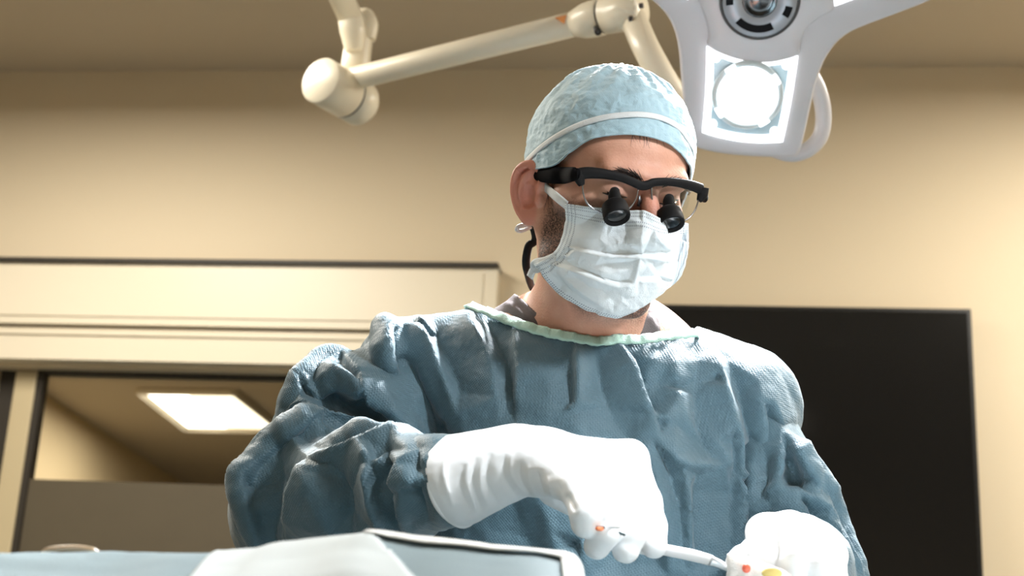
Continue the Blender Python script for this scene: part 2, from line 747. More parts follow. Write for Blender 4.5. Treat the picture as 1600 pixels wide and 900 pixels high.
def weave_material(name, color, rough, cell=0.0022, depth=0.5, dark=0.75, sheen=0.3):
    """non-woven gown cloth: a fine embossed diamond of dots"""
    m = material(name, color, rough, spec=0.35, noise=0.10, nscale=9.0, Sheen_Weight=sheen, Sheen_Roughness=0.5)
    nt = m.node_tree
    b = nt.nodes['Principled BSDF']
    tc = nt.nodes.new('ShaderNodeTexCoord')
    vo = nt.nodes.new('ShaderNodeTexVoronoi')
    vo.inputs['Scale'].default_value = 1 / cell
    vo.inputs['Randomness'].default_value = 0.0
    mp = nt.nodes.new('ShaderNodeMapping')
    mp.inputs['Rotation'].default_value = (0.5, 0.4, 0.78)
    nt.links.new(tc.outputs['Object'], mp.inputs['Vector'])
    nt.links.new(mp.outputs['Vector'], vo.inputs['Vector'])
    wr = nt.nodes.new('ShaderNodeTexNoise')
    wr.inputs['Scale'].default_value = 55
    wr.inputs['Detail'].default_value = 5
    wr.inputs['Roughness'].default_value = 0.65
    nt.links.new(tc.outputs['Object'], wr.inputs['Vector'])
    b1 = nt.nodes.new('ShaderNodeBump')
    b1.inputs['Strength'].default_value = 0.35
    b1.inputs['Distance'].default_value = 0.006
    nt.links.new(wr.outputs['Fac'], b1.inputs['Height'])
    b2 = nt.nodes.new('ShaderNodeBump')
    b2.inputs['Strength'].default_value = depth
    b2.inputs['Distance'].default_value = 0.0006
    nt.links.new(vo.outputs['Distance'], b2.inputs['Height'])
    nt.links.new(b1.outputs['Normal'], b2.inputs['Normal'])
    nt.links.new(b2.outputs['Normal'], b.inputs['Normal'])
    return m

# ------------------------------------------------------------------ room
M_wall = material('wall_paint', srgb(224, 208, 180), 0.6, spec=0.3, bump=0.08, bscale=350)
M_ceil = material('ceiling_paint', srgb(204, 190, 168), 0.8, spec=0.2)
M_trim = material('cream_lacquer', srgb(228, 217, 195), 0.35, spec=0.4)
M_dark = material('dark_gasket', srgb(46, 40, 32), 0.6)
M_alu = material('beige_aluminium', srgb(196, 180, 146), 0.4, spec=0.5)
M_floor = material('vinyl_floor', srgb(112, 118, 118), 0.4, noise=0.08, nscale=30)
M_room2 = material('corridor_paint', srgb(226, 206, 166), 0.7, spec=0.2)

PSI = math.radians(7.5)
WN = np.array([-math.sin(PSI), -math.cos(PSI), 0.0])     # back wall normal, towards the camera
WS = np.array([math.cos(PSI), -math.sin(PSI), 0.0])      # along the wall, to the right
UP = np.array([0, 0, 1.0])
W0 = KW(800, 450, 3.55)
W0 = np.array([W0[0], W0[1], 0.0])


def wall_st(px, py, off=0.0):
    """pixel -> (along, height) on the plane that stands off the back wall by off"""
    d = ray(px, py)
    o = W0 + WN * off
    t = ((o - CAM) @ WN) / (d @ WN)
    p = CAM + t * d
    return (p - W0) @ WS, p[2]


def wbox(s0, s1, z0, z1, o0, o1):
    c = W0 + WS * (s0 + s1) / 2 + UP * (z0 + z1) / 2 + WN * (o0 + o1) / 2
    return box(c, s1 - s0, abs(o1 - o0), z1 - z0, (WS, WN, UP))


def structure(name, parts, mat, **kw):
    V, Fc = merge(parts) if isinstance(parts, list) else parts
    o = link(name, V, Fc, mat, smooth=False, world_space=True, origin=V.mean(0), **kw)
    o['kind'] = 'structure'
    return o


CEIL_Z = wall_st(800, 108)[1]
s_post, z_lint = wall_st(3, 572)
s_hr, z_ht = wall_st(780, 416)
z_hm = wall_st(400, 512)[1]
s_op_r = s_hr - 0.12
s_op_l = s_post - 0.10
T = 0.12
L0, L1 = -3.2, 3.0
structure('wall_back', [wbox(L0, s_op_l, 0, CEIL_Z, 0, -T), wbox(s_op_r, L1, 0, CEIL_Z, 0, -T),
                        wbox(s_op_l, s_op_r, z_lint, CEIL_Z, 0, -T)], M_wall)
DEP = 6.2
wl = W0 + WS * L0
wr = W0 + WS * L1
structure('wall_left', box(wl + WN * DEP / 2 - WS * 0.06 + UP * CEIL_Z / 2, 0.12, DEP, CEIL_Z, (WS, WN, UP)), M_wall)
structure('wall_right', box(wr + WN * DEP / 2 + WS * 0.06 + UP * CEIL_Z / 2, 0.12, DEP, CEIL_Z, (WS, WN, UP)), M_wall)
cm = W0 + WS * (L0 + L1) / 2
structure('wall_front', box(cm + WN * (DEP + 0.06) + UP * CEIL_Z / 2, L1 - L0 + 0.24, 0.12, CEIL_Z, (WS, WN, UP)), M_wall)
structure('floor', box(cm + WN * DEP / 2 - UP * 0.05, L1 - L0 + 0.24, DEP + 0.24, 0.1, (WS, WN, UP)), M_floor)
structure('ceiling', box(cm + WN * DEP / 2 + UP * (CEIL_Z + 0.05), L1 - L0 + 0.24, DEP + 0.24, 0.1, (WS, WN, UP)), M_ceil)

# sliding door head: a boxed track cover with a thin dark ledge on top, and the casing under it
s_far = L0 + 0.02
hd = 0.055
s1h, zt = wall_st(778, 419, hd)
zb = wall_st(400, 511, hd)[1]
o = structure('trim_1', [wbox(s_far, s1h, zb, zt, 0.0, hd), wbox(s_far, s1h - 0.035, zb + 0.02, zt - 0.014, hd, hd + 0.004)], M_trim)
structure('trim_2', wbox(s_far, wall_st(779, 416, hd)[0], zt, zt + 0.011, 0, hd + 0.012), M_dark)
zc = wall_st(300, 515, 0.04)[1]
zd = wall_st(300, 566, 0.04)[1]
structure('trim_3', [wbox(s_far, s_op_r + 0.06, zd, zc, 0.0, 0.04), wbox(s_far, s_op_r + 0.06, zc - 0.02, zc - 0.008, 0.0, 0.046)], M_trim)
structure('trim_4', [wbox(s_far, s_op_r + 0.06, zc, zb, 0, 0.03)], M_dark)

# the glazed sliding door under it
door = empty('door_1', (W0 + WS * (s_op_l + s_op_r) / 2).tolist())
tag(door, 'glazed sliding door with a frosted lower band left of the surgeon', 'door', kind='structure')


def dpart(name, parts, mat):
    V, Fc = merge(parts) if isinstance(parts, list) else parts
    return link(name, V, Fc, mat, parent=door, smooth=False, world_space=True)


od = -0.03
zA = wall_st(300, 569, od)[1]
zB = wall_st(300, 576, od)[1]
zC = wall_st(300, 585, od)[1]
sp0 = wall_st(22, 600, od)[0]
sp1 = wall_st(55, 600, od)[0]
dpart('head_gasket', [wbox(s_op_l, s_op_r, zB, z_lint + 0.01, od, od - 0.07)], M_dark)
bevel(dpart('head_rail', [wbox(s_op_l, s_op_r, zC + 0.004, zB, od - 0.004, od - 0.05)], material('bronze_rail', srgb(104, 84, 56), 0.4)), 0.003)
bevel(dpart('stile', [wbox(sp0, sp1, 0.01, zC, od, od - 0.045)], M_alu), 0.004)
dpart('stile_gasket', [wbox(sp1, sp1 + 0.016, 0.01, zC, od - 0.006, od - 0.04), wbox(s_op_l + 0.035, sp0, 0.01, zC + 0.006, od - 0.02, od - 0.06),
                       wbox(sp1, s_op_r, zC - 0.004, zC + 0.004, od - 0.006, od - 0.04)], M_dark)
bevel(dpart('jamb', [wbox(s_op_l, s_op_l + 0.075, 0.0, zC + 0.006, od + 0.02, od - 0.07)], M_alu), 0.004)
zF = wall_st(150, 752, od - 0.02)[1]
M_glass = bpy.data.materials.new('clear_glass')
M_glass.use_nodes = True
_nt = M_glass.node_tree
_nt.nodes.remove(_nt.nodes['Principled BSDF'])
_tr = _nt.nodes.new('ShaderNodeBsdfTransparent')
_gl = _nt.nodes.new('ShaderNodeBsdfGlossy')
_gl.inputs['Roughness'].default_value = 0.02
_fr = _nt.nodes.new('ShaderNodeFresnel')
_fr.inputs['IOR'].default_value = 1.3
_mx = _nt.nodes.new('ShaderNodeMixShader')
_nt.links.new(_fr.outputs[0], _mx.inputs[0])
_nt.links.new(_tr.outputs[0], _mx.inputs[1])
_nt.links.new(_gl.outputs[0], _mx.inputs[2])
_nt.links.new(_mx.outputs[0], _nt.nodes['Material Output'].inputs['Surface'])
dpart('glass_pane', [wbox(sp1 + 0.016, s_op_r, 0.05, zC - 0.004, od - 0.018, od - 0.026)], M_glass)
M_frost = material('frosted_film', srgb(92, 83, 67), 0.55, spec=0.3, noise=0.06, nscale=14)
dpart('frosted_band', [wbox(sp1 + 0.016, s_op_r, 0.05, zF, od - 0.0165, od - 0.0178)], M_frost)
dpart('bottom_rail', [wbox(sp0, s_op_r, 0.01, 0.06, od, od - 0.045)], M_alu)

# the corridor seen through it
C2 = 2.50


def ceil2(px, py, z=C2):
    d = ray(px, py)
    t = (z - CAM[2]) / d[2]
    return CAM + t * d


e0, e1 = ceil2(65, 612), ceil2(285, 755)
ex = unit((e1 - e0) * np.array([1, 1, 0]))
ea = np.array([ex[1], -ex[0], 0.0])           # to the right of the corridor's own side wall
p0 = W0 - WN * T
t0 = ((p0 - e0) @ WN) / (ex @ WN)
q0 = e0 + ex * t0                              # where that side wall meets the back wall
LN = 9.0
q1 = q0 + ex * LN
th = 0.1


def slab(a, b, z0, z1, side, t):
    P = [a, b, b + side * t, a + side * t]
    return prism([np.array([p[0], p[1], z0]) for p in P], np.array([0, 0, z1 - z0]))


structure('wall_corridor_left', slab(q0 + ex * 0.02, q1, 0, C2, -ea, th), M_room2)
RW = 3.6
r0 = q0 + ea * RW
structure('wall_corridor_right', slab(r0 + ex * 0.5, r0 + ex * LN, 0, C2, ea, th), M_room2)
structure('wall_corridor_end', slab(q1 - ea * 0.1, q1 + ea * (RW + 0.1), 0, C2, ex, th), M_room2)
structure('ceiling_corridor', prism([np.array([p[0], p[1], C2]) for p in (q0 - ea * 0.1 + ex * 0.02, q1 - ea * 0.1, q1 + ea * (RW + 0.1), r0 + ea * 0.1 + ex * 0.5)], np.array([0, 0, 0.08])), M_ceil)
structure('floor_corridor', prism([np.array([p[0], p[1], -0.06]) for p in (q0 - ea * 0.1 + ex * 0.02, q1 - ea * 0.1, q1 + ea * (RW + 0.1), r0 + ea * 0.1 + ex * 0.5)], np.array([0, 0, 0.06])), M_floor)

# ceiling light panel of the corridor
cl = [ceil2(217, 607), ceil2(365, 609), ceil2(438, 667), ceil2(290, 665)]
cc = np.mean(cl, 0)
lampc = empty('ceiling_light', cc.tolist())
tag(lampc, 'bright rectangular ceiling light panel seen through the glass door', 'ceiling light')
ux = unit(cl[1] - cl[0])
uy = unit(np.array([-ux[1], ux[0], 0.0]) * np.sign(np.dot(np.array([-ux[1], ux[0], 0]), cl[3] - cl[0])))
frm = []
cl = [np.array([p[0], p[1], C2 - 0.012]) for p in cl]
for i in range(4):
    a, b = cl[i], cl[(i + 1) % 4]
    frm.append(tube([a, b], 0.02, seg=4, up=UP))
link('frame', *merge(frm), M_trim, parent=lampc, smooth=False, world_space=True)
mid0, mid1 = cl[0] * 0.56 + cl[1] * 0.44, cl[3] * 0.56 + cl[2] * 0.44
link('diffuser', *prism([cl[0], mid0, mid1, cl[3]], np.array([0, 0, 0.008])), emissive('diffuser_white', srgb(255, 247, 226), 7.0), parent=lampc, smooth=False, world_space=True)
link('diffuser', *prism([mid0 + ux * 0.012, cl[1], cl[2], mid1 + ux * 0.012], np.array([0, 0, 0.008])), emissive('diffuser_cream', srgb(255, 240, 205), 2.6), parent=lampc, smooth=False, world_space=True)
area_light('corridor_panel_light', (cc + np.array([0, 0, -0.03])).tolist(), (cc - UP).tolist(), 0.7, 14, WARM, 1.0)
pd = q0 + ex * 1.5 + ea * 0.9
area_light('corridor_panel_light', (pd[0], pd[1], C2 - 0.02), (pd[0], pd[1], 0), 0.7, 22, WARM, 1.0)

# wall-mounted television
tv = None
oT = 0.06
sR, zT = wall_st(1517, 483, oT)
wT, hT = 1.03, 0.66
tvc = W0 + WS * (sR - wT / 2) + UP * (zT - hT / 2)
tv = empty('television', (tvc + WN * 0.03).tolist())
tag(tv, 'large black switched-off television screen mounted on the wall behind the surgeon', 'television')
M_tvb = material('black_plastic', srgb(14, 14, 14), 0.35)
bevel(link('casing', *merge([wbox(sR - wT, sR, zT - hT, zT, 0.02, oT - 0.003)]), M_tvb, parent=tv, smooth=False, world_space=True), 0.006)
bz = 0.009
link('bezel', *merge([wbox(sR - wT, sR, zT - bz, zT, oT - 0.003, oT), wbox(sR - wT, sR, zT - hT, zT - hT + 2 * bz, oT - 0.003, oT),
                      wbox(sR - wT, sR - wT + bz, zT - hT + 2 * bz, zT - bz, oT - 0.003, oT), wbox(sR - bz, sR, zT - hT + 2 * bz, zT - bz, oT - 0.003, oT)]),
     M_tvb, parent=tv, smooth=False, world_space=True)
link('screen', *wbox(sR - wT + bz, sR - bz, zT - hT + 2 * bz, zT - bz, oT - 0.003, oT - 0.001), material('screen_glass', srgb(22, 22, 22), 0.12, spec=0.35), parent=tv, smooth=False, world_space=True)
link('wall_bracket', *wbox(sR - wT / 2 - 0.2, sR - wT / 2 + 0.2, zT - 0.55, zT - 0.2, 0.0, 0.02), M_tvb, parent=tv, smooth=False, world_space=True)

# ------------------------------------------------------------------ surgical lamp (head, swing arm, joints)
M_lamp = material('lamp_white_lacquer', srgb(206, 204, 208), 0.32, spec=0.45)
M_arm = material('arm_cream_lacquer', srgb(236, 226, 204), 0.30, spec=0.5)
M_seam = material('dark_joint_ring', srgb(30, 26, 24), 0.5)
M_lens = emissive('lamp_lens_light', (0.95, 0.98, 1.0, 1), 30.0)
M_lens_rim = emissive('lamp_frame_glow', (0.95, 0.97, 1.0, 1), 1.6)
M_lens_back = material('lens_reflector', srgb(150, 164, 168), 0.25, metal=0.4)
M_ring = material('lens_ring', srgb(214, 226, 230), 0.12, spec=0.7)
M_gun = material('camera_disc_grey', srgb(176, 182, 192), 0.4, metal=0.2)
M_black = material('gloss_black', srgb(16, 16, 17), 0.18, spec=0.6)

LC = K(1185, 15, 1.95)
LNM = unit(np.array([-0.13, -0.42, -0.90]))       # lamp face normal, towards the table
lamp = empty('surgical_lamp', to_world(LC).tolist())
tag(lamp, 'white multi-lens surgical lamp glowing above the surgeon, hung on a cream swing arm', 'surgical lamp')


def LP(px, py, h=0.0):
    """pixel -> point on the lamp's face plane, lifted by h"""
    o = LC + LNM * h
    d = np.array([(px - 800) / F, (450 - py) / F, 1.0])
    return d * ((o @ LNM) / (d @ LNM))


def lpoly(pts, n=6, h=0.0, closed=True):
    return np.array([LP(x, y, h) for x, y in catmull(np.array(pts, float), n, closed)])


outline = [(1000, -14), (1018, 2), (1040, 24), (1053, 50), (1060, 82), (1064, 130), (1069, 180), (1076, 214), (1085, 232), (1110, 240), (1150, 246),
           (1200, 249), (1236, 249), (1249, 243), (1257, 215), (1267, 170), (1278, 125), (1294, 88), (1318, 60), (1352, 42), (1400, 24), (1465, -2),
           (1540, -40), (1566, -66), (1562, -104), (1530, -160), (1500, -196), (1470, -206), (1400, -180), (1340, -176), (1296, -204), (1250, -236),
           (1190, -240), (1130, -232), (1080, -196), (1010, -188), (940, -214), (900, -206), (872, -170), (860, -120), (880, -80), (940, -46)]
op = lpoly(outline, 5)
# rounded-edge plate: front face, chamfer rings, domed back
ctr = op.mean(0)
sh = lambda f, h: op + (ctr - op) * f + LNM * h
rings = [sh(0.045, 0.0), sh(0.02, -0.002), sh(0.006, -0.007), sh(0.0, -0.016), sh(0.0, -0.034), sh(0.012, -0.046), sh(0.05, -0.056), sh(0.25, -0.070)]
G = np.stack(rings, 1)
V, Fc = grid_mesh(G, closed_u=True)
nr = len(rings)
Fc.append([i * nr for i in range(len(op))])
Fc.append([i * nr + nr - 1 for i in range(len(op))][::-1])
link('housing', V, Fc, M_lamp, parent=lamp)
# raised centre panel between the lenses
inner = [(1078, -40), (1094, 6), (1104, 36), (1107, 56), (1106, 70), (1128, 85), (1156, 94), (1186, 98), (1216, 96), (1247, 84), (1250, 66), (1260, 44), (1280, 26),
         (1303, 12), (1300, -20), (1288, -52), (1266, -88), (1226, -112), (1186, -118), (1146, -112), (1106, -86)]
ip = lpoly(inner, 4)
ic = ip.mean(0)
si = lambda f, h: ip + (ic - ip) * f + LNM * h
G = np.stack([si(-0.004, -0.004), si(0.0, 0.0035), si(0.012, 0.0072), si(0.05, 0.009), si(0.3, 0.0105)], 1)
V, Fc = grid_mesh(G, closed_u=True)
Fc.append([i * 5 + 4 for i in range(len(ip))])
link('centre_panel', V, Fc, M_lamp, parent=lamp)


def lens_module(q, bulge):
    """four corner pixels, inner edge first, of one square light window"""
    a, b, c, d = [np.array(p, float) for p in q]
    n = 14
    cen = (a + b + c + d) / 4

    def side(p, r, k):
        mid = (p + r) / 2
        dirn = unit(cen - mid) if k > 0 else -unit(cen - mid)
        return [p + (r - p) * t + dirn * abs(k) * 4 * t * (1 - t) for t in np.linspace(0, 1, n)[:-1]]
    loop = side(a, b, bulge) + side(b, c, -2) + side(c, d, -bulge * 0.5) + side(d, a, 2)
    shr = lambda f: [p + (cen - p) * f for p in loop]
    lay = [(0.0, 0.001), (0.0, 0.006), (0.03, 0.0085), (0.15, 0.0085), (0.17, 0.004)]
    G = np.stack([np.array([LP(x, y, h) for x, y in shr(f)]) for f, h in lay], 1)
    V, Fc = grid_mesh(G, closed_u=True)
    mod = link('light_window', V, Fc, M_lens_rim, parent=lamp)
    back = np.array([LP(x, y, 0.0035) for x, y in shr(0.165)])
    link('reflector', *prism(back, -LNM * 0.002), M_lens_back, parent=mod, smooth=False)
    cx, cy = cen
    cp = LP(cx, cy, 0.004)
    R = np.linalg.norm(LP(*((a + d) / 2)) - LP(*((b + c) / 2))) / 2 * 0.80
    link('lens_disc', *lathe(cp, LNM, [(R * 0.80, 0.0), (R * 0.82, 0.004), (R * 0.70, 0.007), (R * 0.3, 0.009), (0, 0.0095)], 48), M_lens, parent=mod)
    th = np.linspace(0, 2 * math.pi, 64, endpoint=False)
    x = unit(np.cross(LNM, [0, 1, 0]))
    y = np.cross(LNM, x)
    circ = np.array([cp + LNM * 0.004 + R * 0.93 * (math.cos(t) * x + math.sin(t) * y) for t in th])
    link('lens_ring', *tube(circ, 0.0055, seg=10, closed=True, up=LNM), M_ring, parent=mod)
    for k in range(4):
        t = math.pi / 4 + k * math.pi / 2 + 0.25
        arc = [cp + LNM * 0.009 + R * 0.93 * (math.cos(t + e) * x + math.sin(t + e) * y) for e in np.linspace(-0.16, 0.16, 7)]
        link('ring_clip', *tube(arc, 0.0045, seg=8), M_lens_rim, parent=mod)
    for p in (a, b, c, d):
        pp = p + (cen - p) * 0.23
        link('screw_boss', *lathe(LP(pp[0], pp[1], 0.004), LNM, [(0.0065, 0), (0.0065, 0.004), (0.0035, 0.005), (0.003, 0.002), (0, 0.002)], 16), M_lens_rim, parent=mod)
    return cp


lens_c = lens_module([(1104, 72), (1247, 87), (1223, 222), (1097, 207)], 14)
lens_r = lens_module([(1304, 10), (1262, -96), (1394, -150), (1440, -34)], 10)
lens_l = lens_module([(1108, -96), (1076, 0), (930, -52), (980, -150)], 10)
# camera in the hub
hc = LP(1187, 0, 0.0105)
link('camera_bezel', *disc_ring(hc + LNM * 0.003, LNM, 0.0500, 0.0545, 0.006), M_seam, parent=lamp)
cam_disc = link('camera_disc', *disc_ring(hc + LNM * 0.005, LNM, 0.0235, 0.0500, 0.008), M_gun, parent=lamp)
link('camera_lens', *lathe(hc - LNM * 0.004, LNM, [(0.0245, 0), (0.0245, 0.0075), (0.021, 0.009), (0.0175, 0.004), (0.012, 0.006), (0.0, 0.0085)]), M_black, parent=lamp)
xd = unit(np.array([1.0, 0, 0]) - LNM * LNM[0])
slots = []
for a0, a1, r0, r1 in ((-2.35, -1.05, 0.0335, 0.0440), (-0.52, -0.16, 0.0355, 0.0455), (2.98, 3.32, 0.0355, 0.0455), (1.0, 2.2, 0.0335, 0.0440)):
    y_ = np.cross(LNM, xd)
    s = -1 if y_[1] < 0 else 1
    b0, b1 = (a0, a1) if s > 0 else (-a1, -a0)
    slots.append(disc_ring(hc + LNM * 0.0056, LNM, r0, r1, 0.004, 18, b0, b1, xd))
M_slot = material('slot_black', srgb(20, 20, 22), 0.9, spec=0.1)
for g in slots:
    link('camera_slot', *g, M_slot, parent=cam_disc, smooth=False)
# loop handle on the rim
hp = [K(1250, 92, 2.05), K(1274, 130, 2.07), K(1285, 165, 2.08), K(1286, 196, 2.085), K(1278, 219, 2.085), K(1258, 236, 2.085), K(1230, 240, 2.09), K(1190, 225, 2.09)]
link('loop_handle', *tube(catmull(hp, 8), 0.0118, seg=18), M_lamp, parent=lamp)
# swing arm
J2 = K(962, 21, 2.22)
J1 = K(540, 126, 2.52)
ad = unit(J2 - J1)
arm = link('swing_arm', *tube([J1, J1 + ad * 0.03, K(915, 33, 2.25) - ad * 0.02], [0.0200, 0.0200, 0.0200], seg=28), M_arm, parent=lamp)
e1 = K(912, 33.5, 2.253)
link('arm_collar', *lathe(e1 - ad * 0.02, ad, [(0.0202, 0), (0.0275, 0.022), (0.0290, 0.036), (0.0290, 0.052), (0.0282, 0.054)]), M_arm, parent=arm)
e2 = e1 + ad * 0.0345
link('joint_ring', *lathe(e2, ad, [(0.0270, 0), (0.0270, 0.004)]), M_seam, parent=lamp)
fd = unit(np.array([0.9, 0.10, -0.42]))
fork = link('elbow_joint', *lathe(e2 + ad * 0.003, unit(ad + fd * 0.2), [(0.0285, 0), (0.0288, 0.05), (0.0270, 0.066)]), M_arm, parent=lamp)
fc = K(978, 20, 2.20)
link('joint_drum', *lathe(fc - fd * 0.02, fd, [(0.0275, -0.01), (0.0285, 0.02), (0.0285, 0.042), (0.0270, 0.045), (0, 0.045)]), M_arm, parent=fork)
scr = []
for dx, dy in ((-3, 17), (13, -11)):
    c = K(990 + dx, 17 + dy * 0.75, 2.165)
    scr.append(lathe(c, fd, [(0.0042, -0.004), (0.0042, 0.0015), (0.0, 0.0015)], 14))
for g in scr:
    link('screw_hole', *g, M_seam, parent=fork)
link('cap_screw', *lathe(K(934, 49, 2.195), unit(np.array([0.1, -0.5, -0.85])), [(0.0055, -0.012), (0.0055, 0.004), (0, 0.004)], 16), M_seam, parent=arm)
link('cable_spigot', *tube([K(961, 16, 2.20), K(961, -40, 2.20)], 0.0125, seg=18), M_lamp, parent=lamp)
link('lower_arm', *tube(catmull([K(990, 30, 2.20), K(1012, 80, 2.14), K(1052, 148, 2.13), K(1092, 190, 2.16), K(1120, 180, 2.15)], 8), 0.0205, seg=26), M_arm, parent=lamp)
# elbow at the far left
d0 = K(500, 125, 2.46)
d1 = K(566, 164, 2.56)
dd = unit(d1 - d0)
Ld = np.linalg.norm(d1 - d0)
drum = link('pivot_drum', *lathe(d0, dd, [(0, 0), (0.0395, 0.0), (0.0412, 0.002), (0.0412, Ld * 0.60)], 56), M_arm, parent=lamp)
link('pivot_ring', *lathe(d0 + dd * Ld * 0.60, dd, [(0.0405, -0.003), (0.0405, 0.0045)], 56), M_seam, parent=drum)
link('pivot_base', *lathe(d0 + dd * (Ld * 0.60 + 0.0045), dd, [(0.0408, 0), (0.0408, Ld * 0.32), (0.034, Ld * 0.40), (0, Ld * 0.41)], 56), M_arm, parent=lamp)
link('arm_root', *lathe(J1 - ad * 0.035, ad, [(0.0225, 0), (0.0225, 0.03), (0.0205, 0.052)], 28), M_arm, parent=lamp)
up1 = K(556, 112, 2.54)
link('bracket', *tube(catmull([up1, K(556, 100, 2.54), K(561, 62, 2.55), K(566, 40, 2.56), K(567, 30, 2.56)], 6), [0.0265, 0.026, 0.0245, 0.023, 0.017], seg=26), M_arm, parent=lamp)
link('bracket_cap', *tube(catmull([K(574, 62, 2.545), K(577, 40, 2.55), K(571, 26, 2.555), K(560, 24, 2.56)], 6), [0.0145, 0.0165, 0.016, 0.010], seg=18), M_arm, parent=lamp)
dcl = to_world(K(553, 40, 2.54))
tp = np.array(to_world(K(524, -25, 2.50)))
sl = unit(tp - dcl)
topc = dcl + sl * ((CEIL_Z - 0.002 - dcl[2]) / sl[2])
link('ceiling_tube', *tube([dcl, (dcl + topc) / 2, topc], 0.0225, seg=26), M_arm, parent=lamp, world_space=True)
link('neck_fillet', *tube(catmull([K(547, 26, 2.535), K(551, 48, 2.53), K(554, 82, 2.53)], 5), [0.0225, 0.0235, 0.016], seg=24), M_arm, parent=lamp)
link('ceiling_flange', *lathe(topc + np.array([0, 0, -0.03]), np.array([0, 0, 1.0]), [(0.05, 0), (0.09, 0.008), (0.09, 0.03)]), M_arm, parent=lamp, world_space=True)
# small orange warning triangle on the arm
tn = unit(np.array([0, 0.25, -1.0]))
tc = K(877, 31, 2.262)
tri = [K(868, 29, 2.256), K(885, 25, 2.249), K(882, 38, 2.249)]
link('warning_sticker', *prism(tri, np.array([0, 0.001, -0.003])), material('sticker_orange', srgb(206, 132, 70), 0.5), parent=arm, smooth=False)
# light of the three windows
for c, pw in ((lens_c, 1.0), (lens_r, 1.0), (lens_l, 2.0)):
    pw_t = to_world(K(1010, 790, 1.24))
    spot_light('lamp_window_light', to_world(c + LNM * 0.03).tolist(), pw_t.tolist(), 64 * pw, COOL, 130, 1.0, 0.05)

# ------------------------------------------------------------------ the surgeon
M_skin = material('skin', srgb(196, 142, 118), 0.5, spec=0.4, bump=0.25, bscale=420)
_nt = M_skin.node_tree
_b = _nt.nodes['Principled BSDF']
_b.inputs['Subsurface Weight'].default_value = 0.12
_b.inputs['Subsurface Radius'].default_value = (0.9, 0.35, 0.2)
_b.inputs['Subsurface Scale'].default_value = 0.006
_at = _nt.nodes.new('ShaderNodeVertexColor')
_at.layer_name = 'skin_zone'
_sep = _nt.nodes.new('ShaderNodeSeparateColor')
_nt.links.new(_at.outputs['Color'], _sep.inputs[0])
_tc = _nt.nodes.new('ShaderNodeTexCoord')
_n1 = _nt.nodes.new('ShaderNodeTexNoise')
_n1.inputs['Scale'].default_value = 60
_n1.inputs['Detail'].default_value = 6
_nt.links.new(_tc.outputs['Object'], _n1.inputs['Vector'])
_m1 = _nt.nodes.new('ShaderNodeMix')
_m1.data_type = 'RGBA'
_m1.inputs[6].default_value = srgb(214, 166, 142)
_m1.inputs[7].default_value = srgb(192, 136, 114)
_nt.links.new(_n1.outputs['Fac'], _m1.inputs[0])
_m2 = _nt.nodes.new('ShaderNodeMix')
_m2.data_type = 'RGBA'
_m2.inputs[7].default_value = srgb(206, 118, 104)
_nt.links.new(_m1.outputs[2], _m2.inputs[6])
_nt.links.new(_sep.outputs[1], _m2.inputs[0])
_n2 = _nt.nodes.new('ShaderNodeTexNoise')
_n2.inputs['Scale'].default_value = 620
_n2.inputs['Detail'].default_value = 2
_nt.links.new(_tc.outputs['Object'], _n2.inputs['Vector'])
_mr = _nt.nodes.new('ShaderNodeMapRange')
_mr.inputs[1].default_value = 0.36
_mr.inputs[2].default_value = 0.60
_mr.inputs[3].default_value = 0.55
_mr.inputs[4].default_value = 1.0
_nt.links.new(_n2.outputs['Fac'], _mr.inputs[0])
_mm = _nt.nodes.new('ShaderNodeMath')
_mm.operation = 'MULTIPLY'
_nt.links.new(_mr.outputs[0], _mm.inputs[0])
_nt.links.new(_sep.outputs[0], _mm.inputs[1])
_m3 = _nt.nodes.new('ShaderNodeMix')
_m3.data_type = 'RGBA'
_m3.inputs[7].default_value = srgb(52, 38, 32)
_nt.links.new(_m2.outputs[2], _m3.inputs[6])
_nt.links.new(_mm.outputs[0], _m3.inputs[0])
_nt.links.new(_m3.outputs[2], _b.inputs['Base Color'])

M_hair = material('dark_hair', srgb(38, 27, 22), 0.5)
M_gown = weave_material('teal_gown_cloth', srgb(72, 99, 111), 0.5, depth=1.0)
M_mint = material('mint_binding', srgb(176, 210, 196), 0.6, bump=0.5, bscale=900)
M_scrub = material('grey_scrub_cotton', srgb(96, 86, 87), 0.85, bump=0.3, bscale=900)
M_glove = material('white_glove_latex', srgb(238, 240, 243), 0.42, spec=0.4, bump=0.05, bscale=120)
M_cap = weave_material('pale_blue_cap_cloth', srgb(162, 190, 202), 0.65, cell=0.0016, depth=0.25)
M_tie = material('white_tie_tape', srgb(226, 230, 232), 0.7, bump=0.6, bscale=1200)

TH, RHO, PHI = math.radians(24), math.radians(8), math.radians(2)
_L = np.array([math.cos(TH), 0, math.sin(TH)])
_Z = np.array([math.sin(TH), 0, -math.cos(TH)])
_U = np.array([0, 1.0, 0])
_Z, _U = _Z * math.cos(PHI) - _U * math.sin(PHI), _U * math.cos(PHI) + _Z * math.sin(PHI)
_roll = np.array([[math.cos(RHO), -math.sin(RHO), 0], [math.sin(RHO), math.cos(RHO), 0], [0, 0, 1]])
H = np.stack([_L, _U, _Z]) @ _roll          # rows: his left, up, out of the face
HO = K(945, 322, 1.50)


def h2c(q):
    return np.asarray(q, float) @ H + HO


def c2h(P):
    return (np.asarray(P, float) - HO) @ H.T


def hl(px, py, z, curve=0.0):
    """pixel -> point on the head's own plane at distance z in front of the ears (bowed back by curve)"""
    u = np.array([(px - 800) / F, (450 - py) / F, 1.0])
    zz = z
    for _ in range(6):
        t = (zz + HO @ H[2]) / (u @ H[2])
        x = c2h(u * t)[0]
        zz = z - curve * x * x
    return u * t


